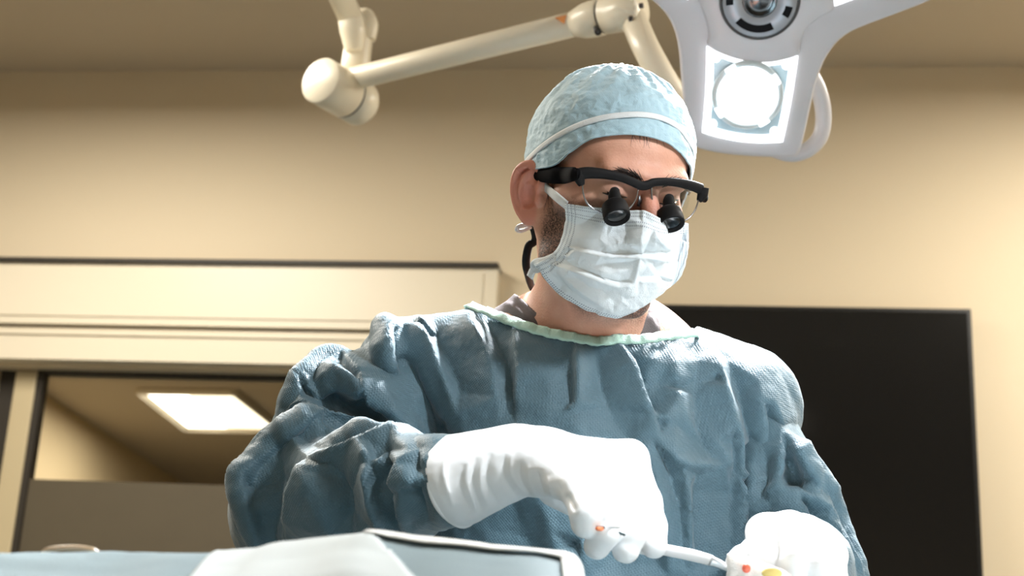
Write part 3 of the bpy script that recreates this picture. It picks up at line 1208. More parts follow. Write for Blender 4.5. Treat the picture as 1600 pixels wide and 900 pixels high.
E = lambda c, r, A=None: framed(s_ell(c, r, A), HO, H)
Cp = lambda a, b, ra, rb: framed(s_cap(a, b, ra, rb), HO, H)
head = Solid()
head.add(E((0, .045, -.008), (.074, .088, .092)))
head.add(E((0, .052, .036), (.060, .047, .050)), .02)
head.add(E((0, -.022, .028), (.057, .084, .057)), .02)
for s in (-1, 1):
    head.add(Cp((s * .058, .002, .030), (s * .046, -.008, .056), .014, .015), .02)
    head.add(Cp((s * .058, -.025, -.008), (s * .049, -.068, .016), .017, .017), .02)
    head.add(Cp((s * .049, -.068, .016), (s * .016, -.092, .066), .017, .015), .02)
    head.add(Cp((s * .010, .031, .0865), (s * .040, .034, .076), .0095, .010), .012)
head.add(E((0, -.091, .068), (.022, .017, .019)), .02)
head.add(E((0, -.060, .020), (.049, .040, .050)), .02)
for s in (-1, 1):
    head.cut(E((s * .031, .010, .098), (.021, .0125, .019)), .012)
head.add(Cp((0, .026, .0875), (0, -.026, .111), .0075, .0115), .010)
for s in (-1, 1):
    head.add(E((s * .012, -.031, .100), (.010, .009, .012)), .006)
    head.add(E((s * .031, .0125, .0705), (.0155, .0125, .0135)), .005)
    head.cut(E((s * .031, .0080, .0860), (.0115, .0020, .012)), .0015)
head_noear = Solid()
head_noear.ops = list(head.ops)
# ears
for s in (-1, 1):
    A0 = np.array([s * .0725, -.001, -.006])
    ew = unit(np.array([s * .56, 0, -.83]))
    eu = unit(np.array([s * .10, 1, -.14]))
    en = unit(np.cross(ew, eu))
    if en[0] * s < 0:
        en = -en
    eu = unit(eu - ew * (eu @ ew))
    P = lambda w, u, n=0.0: A0 + ew * w + eu * u + en * n
    AX = np.stack([ew, eu, en])
    head.add(E(P(.015, .004, -.002), (.018, .026, .0045), AX), .006)
    head.add(E(P(.011, -.002, -.0085), (.014, .017, .0070), AX), .006)
    hx = [P(.007, .002, .001), P(.001, .012, .002), P(.003, .024, .003), P(.013, .0315, .0035), P(.025, .029, .0035), P(.0325, .018, .003), P(.0325, .003, .002), P(.028, -.010, .001), P(.021, -.020, .001), P(.012, -.027, .001)]
    hx = catmull(hx, 4)
    for i in range(len(hx) - 1):
        head.add(Cp(hx[i], hx[i + 1], .0036, .0036), .0025)
    head.add(E(P(.009, -.0235, .000), (.0095, .0085, .0042), AX), .004)
    ah = catmull([P(.012, .024, .001), P(.021, .017, .003), P(.0245, .004, .0035), P(.021, -.009, .003), P(.013, -.015, .002)], 3)
    for i in range(len(ah) - 1):
        head.add(Cp(ah[i], ah[i + 1], .0030, .0030), .003)
    head.cut(E(P(.0130, -.002, .0065), (.0085, .0135, .0120), AX), .0022)
    head.cut(E(P(.010, .0175, .0055), (.0070, .0065, .0062), AX), .0025)
    hx2 = catmull([P(.0265, .022, .0065), P(.0285, .010, .0065), P(.0270, -.004, .006), P(.021, -.014, .0055)], 3)
    for i in range(len(hx2) - 1):
        head.cut(Cp(hx2[i], hx2[i + 1], .0028, .0028), .002)
    head.add(E(P(.000, -.005, .002), (.0050, .0065, .0045), AX), .004)
# neck and the top of the shoulders
neck = Solid()
neck.add(s_cap(K(925, 400, 1.535), K(918, 545, 1.565), .0545, .060), .02)
for a, b in (((868, 372, 1.53), (915, 535, 1.515)), ((985, 420, 1.53), (940, 535, 1.515))):
    neck.add(s_cap(K(*a), K(*b), .013, .012), .03)
neck.add(s_cap(K(880, 525, 1.58), K(655, 590, 1.58), .045, .042), .05)
neck.add(s_cap(K(955, 535, 1.58), K(1150, 630, 1.58), .045, .042), .05)
neck.add(s_ell(K(915, 640, 1.575), (.16, .085, .075)), .05)
for f, k, s in neck.ops:
    head.ops.append((f, max(k, .02), s))

DN = BASIS @ np.array([0, 0, -1.0])
FEET = to_world(K(915, 900, 1.60))
person = empty('person', (FEET[0], FEET[1], 0.0))
tag(person, 'person in teal surgical gown, pale blue cap, white mask and gloves, looking down', 'person')
V, Q = head.mesh(0.0018)
q = c2h(V)
zone = np.zeros((len(V), 4), np.float32)
zone[:, 3] = 1
x_, y_, z_ = q.T
sidey = np.clip((np.abs(x_) - .030) / .015, 0, 1) * np.clip((z_ + .008) / .012, 0, 1)
beard = np.clip((.006 - y_) / .022, 0, 1) * np.clip((y_ + .128) / .02, 0, 1) * np.clip((z_ - .000 - .0) / .012, 0, 1)
burn = np.clip((.040 - y_) / .01, 0, 1) * np.clip((np.abs(x_) - .060) / .008, 0, 1) * np.exp(-((z_ - .014) / .010) ** 2)
throat = np.clip((z_ - .03) / .03, 0, 1) * np.clip((-.09 - y_) / .02, 0, 1) * np.clip((y_ + .16) / .04, 0, 1) * .25
eard = np.linalg.norm(q - np.array([-.088, .002, -.020]), axis=1)
isear = np.clip((np.abs(x_) - .0735) / .003, 0, 1) * (z_ < .004)
zone[:, 0] = np.clip(np.maximum(np.maximum(beard * 1.0, burn * 1.2), throat), 0, 1) * (1 - isear)
zone[:, 1] = isear * 0.45 + np.exp(-(np.linalg.norm(q - np.array([0, .0, .10]), axis=1) / .03) ** 2) * .35
# the rest of the body, hidden under the gown: chest, hips, arms, legs and shoes
torso = Solid()
SHR, ELR, WRR = K(645, 590, 1.565), K(470, 805, 1.48), K(730, 745, 1.28)
SHL, ELL, WRL = K(1155, 640, 1.565), K(1262, 925, 1.485), K(1247, 866, 1.345)
torso.add(s_ell(K(912, 720, 1.575), (.175, .20, .095)), .05)
hip = K(915, 800, 1.575) + DN * .30
torso.add(s_cap(K(915, 800, 1.575), hip, .125, .13, (0.85, 0.85, 1.2)), .05)
torso.chain([SHR, ELR, WRR], [.045, .036, .024], .02)
torso.chain([SHL, ELL, WRL], [.045, .036, .024], .02)
footz = {}
for s in (-1, 1):
    h_ = hip + np.array([s * .085, 0, 0]) - DN * .02
    w = to_world(h_)
    kn = to_local(np.array([w[0] + s * .01, w[1] - .03, .50]))
    an = to_local(np.array([w[0] + s * .02, w[1] + .02, .09]))
    torso.chain([h_, kn, an], [.085, .055, .038], .03)
    toe = to_local(np.array([w[0] + s * .05, w[1] - .15, .032]))
    heel = to_local(np.array([w[0] + s * .02, w[1] + .04, .036]))
    torso.chain([heel, toe], [.034, .031], .03)
V2, Q2 = torso.mesh(0.008)
keep = V2 @ np.array([0, 0, 1.0]) > -9
n1 = len(V)
zone = np.concatenate([zone, np.tile(np.array([[0, 0, 0, 1]], np.float32), (len(V2), 1))])
body = link('body', np.concatenate([V, V2]), np.concatenate([Q, Q2 + n1]), M_skin, parent=person)
ca = body.data.color_attributes.new('skin_zone', 'FLOAT_COLOR', 'POINT')
ca.data.foreach_set('color', zone.ravel())
# eyes, lashes, brows
M_eye = material('eye_white', srgb(206, 196, 190), 0.15, spec=0.6)
M_iris = material('dark_iris', srgb(34, 22, 16), 0.1, spec=0.6)
for s in (-1, 1):
    c = np.array([s * .031, .0125, .0705])
    g = lathe(h2c(c), H[2], [(.0122 * math.sin(t), -.0122 * math.cos(t)) for t in np.linspace(0, math.pi, 15)], 24)
    eye = link('eye', *g, M_eye, parent=person)
    look = unit(np.array([.12, -.42, .9])) @ H
    link('iris', *lathe(h2c(c), look, [(.0062, .0106), (.0058, .0113), (.003, .0124), (0, .0127)], 24), M_iris, parent=eye)
    lash = catmull([h2c((s * (.031 - .0125), .0090, .0805)), h2c((s * (.031 - .006), .0085, .0845)), h2c((s * .031, .0080, .0855)), h2c((s * (.031 + .007), .0085, .0838)), h2c((s * (.031 + .0135), .0095, .0775))], 5)
    link('eyelash', *tube(lash, [.0005, .0011, .0012, .0011, .0005], seg=6), M_hair, parent=eye)
    hairs = []
    rs = np.random.RandomState(3 + s)
    for i in range(150):
        t = rs.rand()
        bx = .010 + .038 * t
        by = .0265 + .006 * math.sin(min(t * 1.6, 1) * 1.57) - .006 * max(t - .6, 0) / .4 + (rs.rand() - .5) * .0075 * (1 - .55 * t)
        pp = h2c((s * bx, by, .12))
        u = pp / pp[2]
        p0 = trace(head_noear, *pix(h2c((s * bx, by, .095 - .012 * t))), 1.30, 1.56, 0.0002)[0]
        dr = unit(np.array([s * (.75 + .5 * t), .75 - 1.1 * t, .1]) + rs.randn(3) * .15) @ H
        n0 = -u / np.linalg.norm(u)
        ln = .0075 + .003 * rs.rand()
        hairs.append(tube([p0, p0 + dr * ln * .5 + n0 * .0012, p0 + dr * ln + n0 * .0004], [.00035, .0003, .0001], seg=4, cap=False))
    link('eyebrow', *merge(hairs), M_hair, parent=person)['kind'] = 'stuff'

# --- cap
CC, CR = np.array([0, .048, -.008]), np.array([.083, .099, .101])
cap_ell = E(CC, CR)


def cap_ang(P):
    n = unit((c2h(P) - CC) / CR)
    return np.arctan2(n[..., 0], n[..., 2]), np.arcsin(np.clip(n[..., 1], -1, 1))


def cap_pt(a, e, off=0.0):
    d = np.stack([np.cos(e) * np.sin(a), np.sin(e), np.cos(e) * np.cos(a)], -1)
    return h2c(CC + d * (CR + off))


def cap_line(pts):
    pts = catmull(np.array(pts, float), 5)
    P = trace(cap_ell, pts[:, 0], pts[:, 1], 1.3, 1.5)
    a, e = cap_ang(P)
    return a, e


edge_px = [(828, 264), (846, 262), (868, 257), (893, 237), (922, 218), (955, 211), (985, 210), (1012, 213), (1040, 222), (1062, 238), (1076, 258)]
ea_, ee_ = cap_line(edge_px)
o_ = np.argsort(ea_)
ea_, ee_ = ea_[o_], ee_[o_]
xa = np.concatenate([[-math.pi - .01], [ea_[0] - .5], ea_, [ea_[-1] + .5], [math.pi + .01]])
xe = np.concatenate([[-.62], [-.45], ee_, [-.45], [-.62]])
edge_e = lambda a: np.interp(a, xa, xe)
nu, nv = 340, 130
au = np.linspace(-math.pi, math.pi, nu, endpoint=False)
G = []
for j in range(nv):
    t = j / (nv - 1)
    e0 = edge_e(au)
    e = e0 + (math.pi / 2 - .012 - e0) * t
    G.append(cap_pt(au, e))
G = np.stack(G, 1)
a2 = np.repeat(au[:, None], nv, 1)
t2 = np.repeat(np.linspace(0, 1, nv)[None], nu, 0)
C = h2c(CC)
D = unit(G - C)
pq = (G - C) @ H.T
n_a = crumple(pq.reshape(-1, 3) * np.array([1, 1.9, 1]), 34).reshape(nu, nv)
n_b = crumple(pq.reshape(-1, 3) * np.array([1.5, 1, 1.5]) + 5, 70).reshape(nu, nv)
n_d = crumple(pq.reshape(-1, 3) * np.array([1, 2.2, 1]) + 2, 130).reshape(nu, nv)
# long gathers running up from the tie towards the crown
n_c = np.sin(a2 * 17 + 2.2 * noise3(pq.reshape(-1, 3) * 22 + 3).reshape(nu, nv)) * np.clip((t2 - .25) * 2, 0, 1) * np.clip((1 - t2) * 3, 0, 1)
puff = .010 * np.clip((t2 - .22) / .12, 0, 1) * np.clip((1.1 - t2) / .8, 0, 1) * .35
G = G + D * (puff + .0013 * n_a + .0009 * n_b + .0019 * n_c + .0007 * n_d)[..., None]
ae_, be_ = None, None
tie_px = [(827, 250), (846, 232), (873, 213), (905, 197), (940, 186), (975, 181), (1008, 181), (1038, 188), (1062, 204), (1080, 232)]
ta, te = cap_line(tie_px)
o_ = np.argsort(ta)
ta, te = ta[o_], te[o_]
xa2 = np.concatenate([[-math.pi - .01], [ta[0] - .5], ta, [ta[-1] + .5], [math.pi + .01]])
xe2 = np.concatenate([[-.30], [-.22], te, [-.22], [-.30]])
tie_e = lambda a: np.interp(a, xa2, xe2)
# the tie draws the cloth in along its line
ecur = edge_e(au)[:, None] + (math.pi / 2 - edge_e(au)[:, None]) * t2
G = G - D * (.0022 * np.exp(-((ecur - tie_e(au)[:, None]) / .035) ** 2))[..., None]
hem = G[:, 0].copy()
cap = link('surgical_cap', *grid_mesh(G, closed_u=True), M_cap, parent=person)
cap.data.polygons.foreach_set('use_smooth', [True] * len(cap.data.polygons))
solidify(cap, .0008, 1)
aa = np.linspace(-math.pi, math.pi, 240, endpoint=False)
P = cap_pt(aa, tie_e(aa), .0012)
lp = np.concatenate([P, P[:2]])
link('tie_band', *ribbon(lp, lp - C, .0062, .0012), M_tie, parent=cap)
link('cap_hem', *tube(hem + D[:, 0] * .0005, .0011, seg=8, closed=True), M_cap, parent=cap)
rs = np.random.RandomState(8)
hs = []
for k in range(70):                                    # the hair that slips from under the cap at the forehead and by the ear
    if k < 12:
        px, py = 985 + 55 * rs.rand(), 207 + 4 * rs.rand()
        ln, dv = 9 + 13 * rs.rand(), np.array([.5 * rs.rand() - .1, 1])
    else:
        px, py = 846 + 12 * rs.rand(), 268 + 34 * rs.rand()
        ln, dv = 14 + 14 * rs.rand(), np.array([-.25 + .35 * rs.rand(), 1])
    qs = [np.array([px, py]) + dv * ln * t + np.array([2.5 * math.sin(t * 2 + k), 0]) * t for t in (0, .35, .7, 1.0)]
    pp = np.array([trace(head_noear, a, b, 1.3, 1.56, .0007)[0] for a, b in qs])
    hs.append(tube(pp, [.00024, .0002, .00014, .00008], seg=4, cap=False))
link('hair', *merge(hs), M_hair, parent=person)['kind'] = 'stuff'

# --- mask
mask_base = Solid()
mask_base.add(E((0, -.030, .030), (.0655, .075, .074)))
mask_base.add(E((0, -.070, .035), (.058, .058, .068)), .02)
mask_base.add(E((0, -.025, .100), (.017, .036, .016)), .022)


def mask_sdf(P):
    return np.minimum(mask_base(P), head_noear(P) - .0035)


def mask_pts(px, py, off=0.0):
    return trace(mask_sdf, px, py, 1.32, 1.60, off, 220)


top = catmull([(884, 319), (905, 321), (940, 325), (975, 328), (1000, 329), (1014, 333), (1034, 343), (1054, 347), (1076, 349)], 8)
bot = catmull([(836, 413), (846, 426), (860, 446), (885, 467), (915, 484), (945, 492), (968, 495), (998, 482), (1022, 466), (1043, 443)], 8)
lef = catmull([(884, 319), (884, 340), (881, 365), (874, 386), (856, 404), (836, 413)], 8)
rig = catmull([(1076, 349), (1076, 372), (1074, 396), (1069, 420), (1059, 436), (1043, 443)], 8)


def resample(c, n):
    s = np.concatenate([[0], np.cumsum(np.linalg.norm(np.diff(c, axis=0), axis=1))])
    t = np.linspace(0, s[-1], n)
    return np.stack([np.interp(t, s, c[:, i]) for i in (0, 1)], 1)


NU, NV = 150, 110
top, bot, lef, rig = resample(top, NU), resample(bot, NU), resample(lef, NV), resample(rig, NV)
uu, vv = np.meshgrid(np.linspace(0, 1, NU), np.linspace(0, 1, NV), indexing='ij')
u3, v3 = uu[..., None], vv[..., None]
XY = (1 - v3) * top[:, None] + v3 * bot[:, None] + (1 - u3) * lef[None] + u3 * rig[None] - ((1 - u3) * (1 - v3) * top[0] + u3 * (1 - v3) * top[-1] + (1 - u3) * v3 * bot[0] + u3 * v3 * bot[-1])
MP = mask_pts(XY[..., 0].ravel(), XY[..., 1].ravel())
MN = grad(mask_base, MP, .004)
mfold = [
    ('s', 7, .0062, [(1048, 408), (1004, 401), (960, 402), (925, 396), (888, 386)]),
    ('s', 8, .0055, [(1048, 436), (1000, 438), (968, 446), (935, 436), (895, 421), (848, 408)]),
    ('r', 7, .0048, [(1006, 334), (1003, 370), (1000, 402), (990, 440), (972, 470)]),
    ('v', 9, .0045, [(1022, 408), (1030, 430), (1046, 440)]),
    ('r', 5, .0035, [(985, 440), (1012, 438), (1040, 434)]),
    ('r', 6, .0034, [(870, 420), (905, 450), (945, 478), (968, 492)]),
    ('v', 5, .003, [(858, 425), (888, 452), (930, 480)]),
    ('v', 12, .0022, [(935, 372), (965, 366), (985, 356)]),
    ('v', 6, .0018, [(905, 330), (950, 338), (1000, 340)]),
    ('r', 5, .0018, [(1024, 362), (1036, 385), (1056, 400)]),
    ('v', 5, .0018, [(1018, 352), (1030, 372), (1040, 400)]),
    ('r', 5, .0016, [(925, 420), (955, 426), (990, 420)]),
    ('v', 8, .002, [(940, 412), (965, 410), (990, 408)]),
    ('r', 6, .0018, [(880, 400), (905, 404), (930, 415)]),
    ('v', 4, .0014, [(862, 412), (880, 402), (893, 388)]),
    ('r', 5, .0016, [(940, 430), (962, 452), (978, 466)]),
]
MP = relief(MP, MN, mfold, 6, 19, .0011, .95, 826, 1088, 306, 504)
MP = MP + MN * (.0011 * crumple(MP, 45) + .0006 * crumple(MP + 2, 110))[:, None]
for _ in range(3):
    h_ = head_noear(MP)
    MP = MP + grad(head_noear, MP) * np.clip(.0018 - h_, 0, .02)[:, None]
M_mask = material('white_mask_fabric', srgb(226, 234, 240), 0.8, spec=0.2, bump=0.25, bscale=700)
_nt = M_mask.node_tree
_b = _nt.nodes['Principled BSDF']
_uv = _nt.nodes.new('ShaderNodeUVMap')
_uv.uv_map = 'cloth'
_sx = _nt.nodes.new('ShaderNodeSeparateXYZ')
_nt.links.new(_uv.outputs[0], _sx.inputs[0])


def _math(op, a, b=None, c=None):
    n = _nt.nodes.new('ShaderNodeMath')
    n.operation = op
    for i, v in enumerate((a, b, c)):
        if v is None:
            continue
        if isinstance(v, (int, float)):
            n.inputs[i].default_value = v
        else:
            _nt.links.new(v, n.inputs[i])
    return n.outputs[0]


def _row(coord, along, at, freq):
    near = _math('LESS_THAN', _math('ABSOLUTE', _math('SUBTRACT', coord, at)), .0055)
    dash = _math('GREATER_THAN', _math('SINE', _math('MULTIPLY', along, freq)), 0.1)
    return _math('MULTIPLY', near, dash)


_u_, _v_ = _sx.outputs[0], _sx.outputs[1]
_acc = None
for at in (.022, .052, .105, .135):
    r_ = _row(_v_, _u_, at, 420)
    _acc = r_ if _acc is None else _math('MAXIMUM', _acc, r_)
for at in (.022, .050, .078):
    _acc = _math('MAXIMUM', _acc, _row(_u_, _v_, at, 300))
    _acc = _math('MAXIMUM', _acc, _row(_u_, _v_, 1 - at, 300))
for at in (.965, .985):
    _acc = _math('MAXIMUM', _acc, _row(_v_, _u_, at, 420))
_mx = _nt.nodes.new('ShaderNodeMix')
_mx.data_type = 'RGBA'
_mx.inputs[6].default_value = srgb(228, 236, 241)
_mx.inputs[7].default_value = srgb(150, 160, 172)
_nt.links.new(_acc, _mx.inputs[0])
_nt.links.new(_mx.outputs[2], _b.inputs['Base Color'])
mask = link('face_mask', *grid_mesh(MP.reshape(NU, NV, 3)), M_mask, parent=person)
uvl = mask.data.uv_layers.new(name='cloth')
flat = np.stack([uu.ravel(), vv.ravel()], 1)
li = np.zeros(len(mask.data.loops), int)
mask.data.loops.foreach_get('vertex_index', li)
uvl.data.foreach_set('uv', flat[li].ravel().astype(np.float32))
solidify(mask, .0009, 0)


def strap(name, pxs, off, w, n_src=None, th=.0008):
    c = catmull(np.array(pxs, float), 6)
    P = trace(n_src or head_noear, c[:, 0], c[:, 1], 1.32, 1.62, off)
    N = grad(n_src or head_noear, P)
    for _ in range(3):
        N[1:-1] = unit(N[:-2] + 2 * N[1:-1] + N[2:])
        P[1:-1] = (P[:-2] + 2 * P[1:-1] + P[2:]) / 4
    return link(name, *ribbon(P, N, w, th), M_tie, parent=mask)


strap('upper_strap', [(838, 278), (852, 292), (868, 306), (886, 321)], .0022, .0092)
k0 = [K(838, 412, 1.470), K(842, 405, 1.462), K(856, 404, 1.450), K(868, 398, 1.440)]
kn = catmull([K(868, 402, 1.441), K(852, 408, 1.450), K(838, 410, 1.462), K(834, 415, 1.472), K(838, 421, 1.474), K(850, 418, 1.462)], 6)
link('lower_tie', *ribbon(kn, np.tile(unit(K(842, 410, 1.45) - K(880, 420, 1.52) + np.array([0, 0, -.03])), (len(kn), 1)), [.010, .009, .008, .008, .008, .006], .0011), M_tie, parent=mask)
tl = catmull([K(836, 416, 1.475), K(832, 424, 1.48), K(828, 434, 1.485)], 5)
link('lower_tie', *ribbon(tl, np.tile(np.array([-.5, .1, -.85]), (len(tl), 1)), [.007, .0085, .009], .0008), M_tie, parent=mask)
lt = catmull([K(832, 350, 1.545), K(822, 351, 1.535), K(811, 354, 1.532), K(808, 359, 1.533), K(814, 361, 1.536), K(825, 357, 1.54), K(836, 352, 1.55)], 6)
link('ear_loop', *tube(lt, .0026, seg=10, flat=.75), M_tie, parent=mask)

# --- scrub shirt seen at the neck
shirt = Solid()
shirt.add(s_cap(K(918, 478, 1.572), K(916, 580, 1.578), .0625, .070), .02)
shirt.add(s_cap(K(880, 523, 1.585), K(655, 590, 1.585), .047, .044), .06)
shirt.add(s_cap(K(955, 533, 1.585), K(1150, 630, 1.585), .047, .044), .06)
shirt.add(s_ell(K(915, 650, 1.575), (.165, .095, .082)), .05)


def trimmed(V, Q, cx, cy, back=None):
    """drop the cloth above a neckline drawn over it"""
    x, y = pix(V)
    lim = np.interp(x, cx, cy)
    bad = (y < lim)
    keep = ~bad[Q].all(1)
    Q = Q[keep]
    used = np.unique(Q)
    mp = np.full(len(V), -1)
    mp[used] = np.arange(len(used))
    # pull the ragged rim onto the neckline
    Vn = V.copy()
    Vn[:, 1] = np.where(bad & (mp >= 0), (450 - lim) * V[:, 2] / F, V[:, 1])
    return Vn[used], mp[Q]


V, Q = shirt.mesh(0.003)
V, Q = trimmed(V, Q, [600, 740, 780, 806, 830, 870, 900, 940, 985, 999, 1004, 1060, 1250], [300, 440, 455, 461, 484, 507, 526, 545, 527, 508, 485, 480, 300])
N_ = vertex_normals(V, Q)
V = folds(V, N_, [('r', 7, .004, [(772, 470), (800, 480), (840, 505)]), ('v', 6, .003, [(795, 465), (830, 494), (870, 515)]), ('r', 6, .003, [(1012, 492), (1020, 510), (1030, 520)])])
scrub = link('scrub_shirt', V, Q, M_scrub, parent=person)
solidify(scrub, .0016, 1)

# --- gown
def crease(s, lines):
    """pull the cloth out along fold crests (r > 0) or sink it along the hollows between them (r < 0)"""
    for r, k, pts in lines:
        c = catmull(np.array(pts, float), 3)
        P = trace(s, c[:, 0], c[:, 1], 1.15, 1.75, 0.0, 120)
        P[1:-1] = (P[:-2] + 2 * P[1:-1] + P[2:]) / 4
        n = len(P)
        w = np.clip(np.minimum(np.arange(n) + 1, n - np.arange(n)) / (n * .35), .25, 1)
        new = []
        if r > 0:
            P = P + grad(s, P) * (r * 1.15 * w - .001)[:, None]
            for i in range(n - 1):
                new.append((s_cap(P[i], P[i + 1], .0014, .0014), k * 1.35, 1))
        else:
            R = abs(r) * w
            for i in range(n - 1):
                new.append((s_cap(P[i], P[i + 1], R[i], R[i + 1]), k, -1))
        s.ops += new


gown_s = Solid()
gown_s.add(s_cap(K(640, 590, 1.56), K(1165, 635, 1.56), .056, .056), .05)
gown_s.add(s_cap(K(850, 530, 1.565), K(650, 580, 1.56), .046, .050), .04)
gown_s.add(s_cap(K(985, 548, 1.565), K(1155, 625, 1.56), .040, .050), .04)
gown_s.add(s_ell(K(912, 750, 1.565), (.205, .170, .128)), .06)
gown_s.add(s_ell(K(915, 900, 1.555), (.205, .25, .135)), .05)
gown_s.add(s_cap(K(915, 900, 1.57), K(915, 900, 1.57) + DN * .72, .185, .235, (1.0, 1.0, 1.35)), .06)
crease(gown_s, [
    (.0060, .018, [(600, 504), (604, 530), (610, 560)]),
    (-.009, .012, [(634, 566), (640, 610), (662, 655), (702, 690)]),
    (-.007, .012, [(1176, 690), (1178, 770), (1162, 862)]),
])
lo_, hi_ = np.min([f.lo for f, k, s in gown_s.ops], 0) - .02, np.max([f.hi for f, k, s in gown_s.ops], 0) + .02
ycut = K(800, 960, 1.56)[1]
V, Q = gown_s.mesh(0.0032, np.array([lo_[0], ycut, lo_[2]]), hi_)
V3, Q3 = gown_s.mesh(0.009, lo_, np.array([hi_[0], ycut + .03, hi_[2]]))
V, Q = relax(V, Q, 1), Q
V3 = V3 - vertex_normals(V3, Q3) * .0025
nU = len(V)
Q = np.concatenate([Q, Q3 + nU])
V = np.concatenate([V, V3])
neck_px = [(733, 473), (760, 482), (800, 498), (850, 514), (895, 523), (935, 529), (965, 526), (1000, 526), (1045, 520), (1088, 516)]
npx = np.array(neck_px, float)
w_ = to_world(V)
Qc = w_[Q][:, :, 2].mean(1)
Q = Q[Qc > .40]
V, Q = trimmed(V, Q, np.concatenate([[600], npx[:, 0], [1200]]), np.concatenate([[300], npx[:, 1], [300]]))
N_ = vertex_normals(V, Q)
gfold = [
    ('z', 16, .012, [(606, 500), (608, 540), (622, 600), (640, 650), (690, 690)]),
    ('v', 18, .012, [(618, 560), (632, 610), (655, 655), (700, 692)]),
    ('r', 16, .009, [(650, 490), (668, 530), (700, 600), (735, 690)]),
    ('v', 14, .007, [(676, 500), (692, 550), (716, 610)]),
    ('r', 10, .006, [(600, 512), (640, 514), (664, 508)]),
    ('v', 9, .005, [(640, 493), (658, 510), (672, 528)]),
    ('r', 14, .007, [(724, 486), (745, 520), (770, 580), (782, 660)]),
    ('v', 12, .006, [(760, 500), (790, 560), (805, 640)]),
    ('s', 14, .007, [(802, 512), (808, 580), (806, 668)]),
    ('r', 10, .004, [(850, 530), (856, 600), (852, 665)]),
    ('s', 12, .007, [(898, 534), (902, 590), (898, 668)]),
    ('r', 9, .0035, [(808, 648), (850, 650), (900, 646)]),
    ('v', 16, .007, [(930, 545), (940, 600), (965, 660), (990, 690)]),
    ('z', 11, .010, [(964, 536), (990, 576), (1012, 640), (1030, 682)]),
    ('r', 9, .006, [(1010, 646), (1032, 655), (1054, 664)]),
    ('r', 10, .008, [(1018, 684), (1050, 716), (1070, 728), (1128, 728)]),
    ('v', 14, .007, [(1030, 700), (1050, 735), (1060, 790)]),
    ('s', 12, .008, [(1066, 730), (1074, 800), (1074, 900)]),
    ('v', 15, .008, [(1090, 740), (1085, 800), (1092, 880)]),
    ('r', 12, .006, [(1045, 535), (1050, 570), (1062, 620), (1075, 660)]),
    ('v', 16, .008, [(1085, 590), (1092, 640), (1100, 690), (1110, 712)]),
    ('r', 14, .009, [(1108, 540), (1122, 580), (1140, 640), (1152, 690), (1160, 752)]),
    ('v', 12, .009, [(1140, 560), (1160, 620), (1174, 690)]),
    ('s', 13, .011, [(1150, 640), (1158, 740), (1154, 800), (1150, 890)]),
    ('v', 10, .010, [(1166, 700), (1168, 760), (1160, 840), (1156, 880)]),
    ('r', 11, .010, [(1184, 600), (1190, 660), (1188, 720), (1178, 780), (1166, 850)]),
    ('s', 13, .010, [(1196, 610), (1212, 660), (1210, 720), (1196, 770)]),
    ('r', 9, .005, [(1120, 690), (1140, 725), (1158, 752)]),
    ('v', 20, .007, [(760, 830), (900, 850), (1000, 880)]),
    ('r', 12, .006, [(800, 700), (850, 790), (870, 860)]),
    ('s', 12, .007, [(1010, 700), (1030, 780), (1040, 860), (1042, 900)]),
    ('r', 12, .005, [(905, 840), (912, 870), (918, 900)]),
    ('r', 8, .004, [(1000, 560), (1040, 575), (1090, 566)]),
    ('v', 8, .004, [(1010, 590), (1060, 604), (1120, 590)]),
    ('r', 8, .004, [(690, 640), (720, 660), (760, 664)]),
]
V0 = V
V = relief(V, N_, gfold, 3, 50, .0034, 1.2)
V = V0 + (V - V0) * np.clip((945 - pix(V0)[1]) / 25, 0, 1)[:, None]
N_ = vertex_normals(V, Q)
wn = (BASIS @ np.array([0, 0, 1.0]))
V = V + N_ * (np.clip((950 - pix(V)[1]) / 20, 0, 1) * .0014 * crumple(V * np.array([1.25, .75, 1]), 14) + .0011 * crumple(V * np.array([1.2, .8, 1]) + 3, 36) + .0005 * crumple(V + 7, 90))[:, None]
gown = link('gown', V, Q, M_gown, parent=person)
solidify(gown, .0012, -1)


def sleeve(chains, crests, h, lines, cc, cd, sel=None, scale=1.0):
    s = Solid()
    for pts, rad, k in chains:
        s.chain(pts, rad, k)
    crease(s, crests)
    V, Q = s.mesh(h)
    V = relax(V, Q, 1)
    V, Q = plane_cut(V, Q, cc, cd, sel)
    N = vertex_normals(V, Q)
    V0 = V
    V = relief(V, N, lines, 5, 42, .0042, 1.5)
    V = V0 + (V - V0) * np.clip((((cc - V) @ cd) - .004) / .030, 0, 1)[:, None]
    N = vertex_normals(V, Q)
    V = V + N * (.0014 * crumple(V * np.array([1.0, 1.2, 1]) + 1.7, 15) + .0011 * crumple(V + 4, 38) + .0005 * crumple(V + 7, 90))[:, None] * scale
    o = link('sleeve', V, Q, M_gown, parent=gown)
    solidify(o, .0012, -1)
    return s


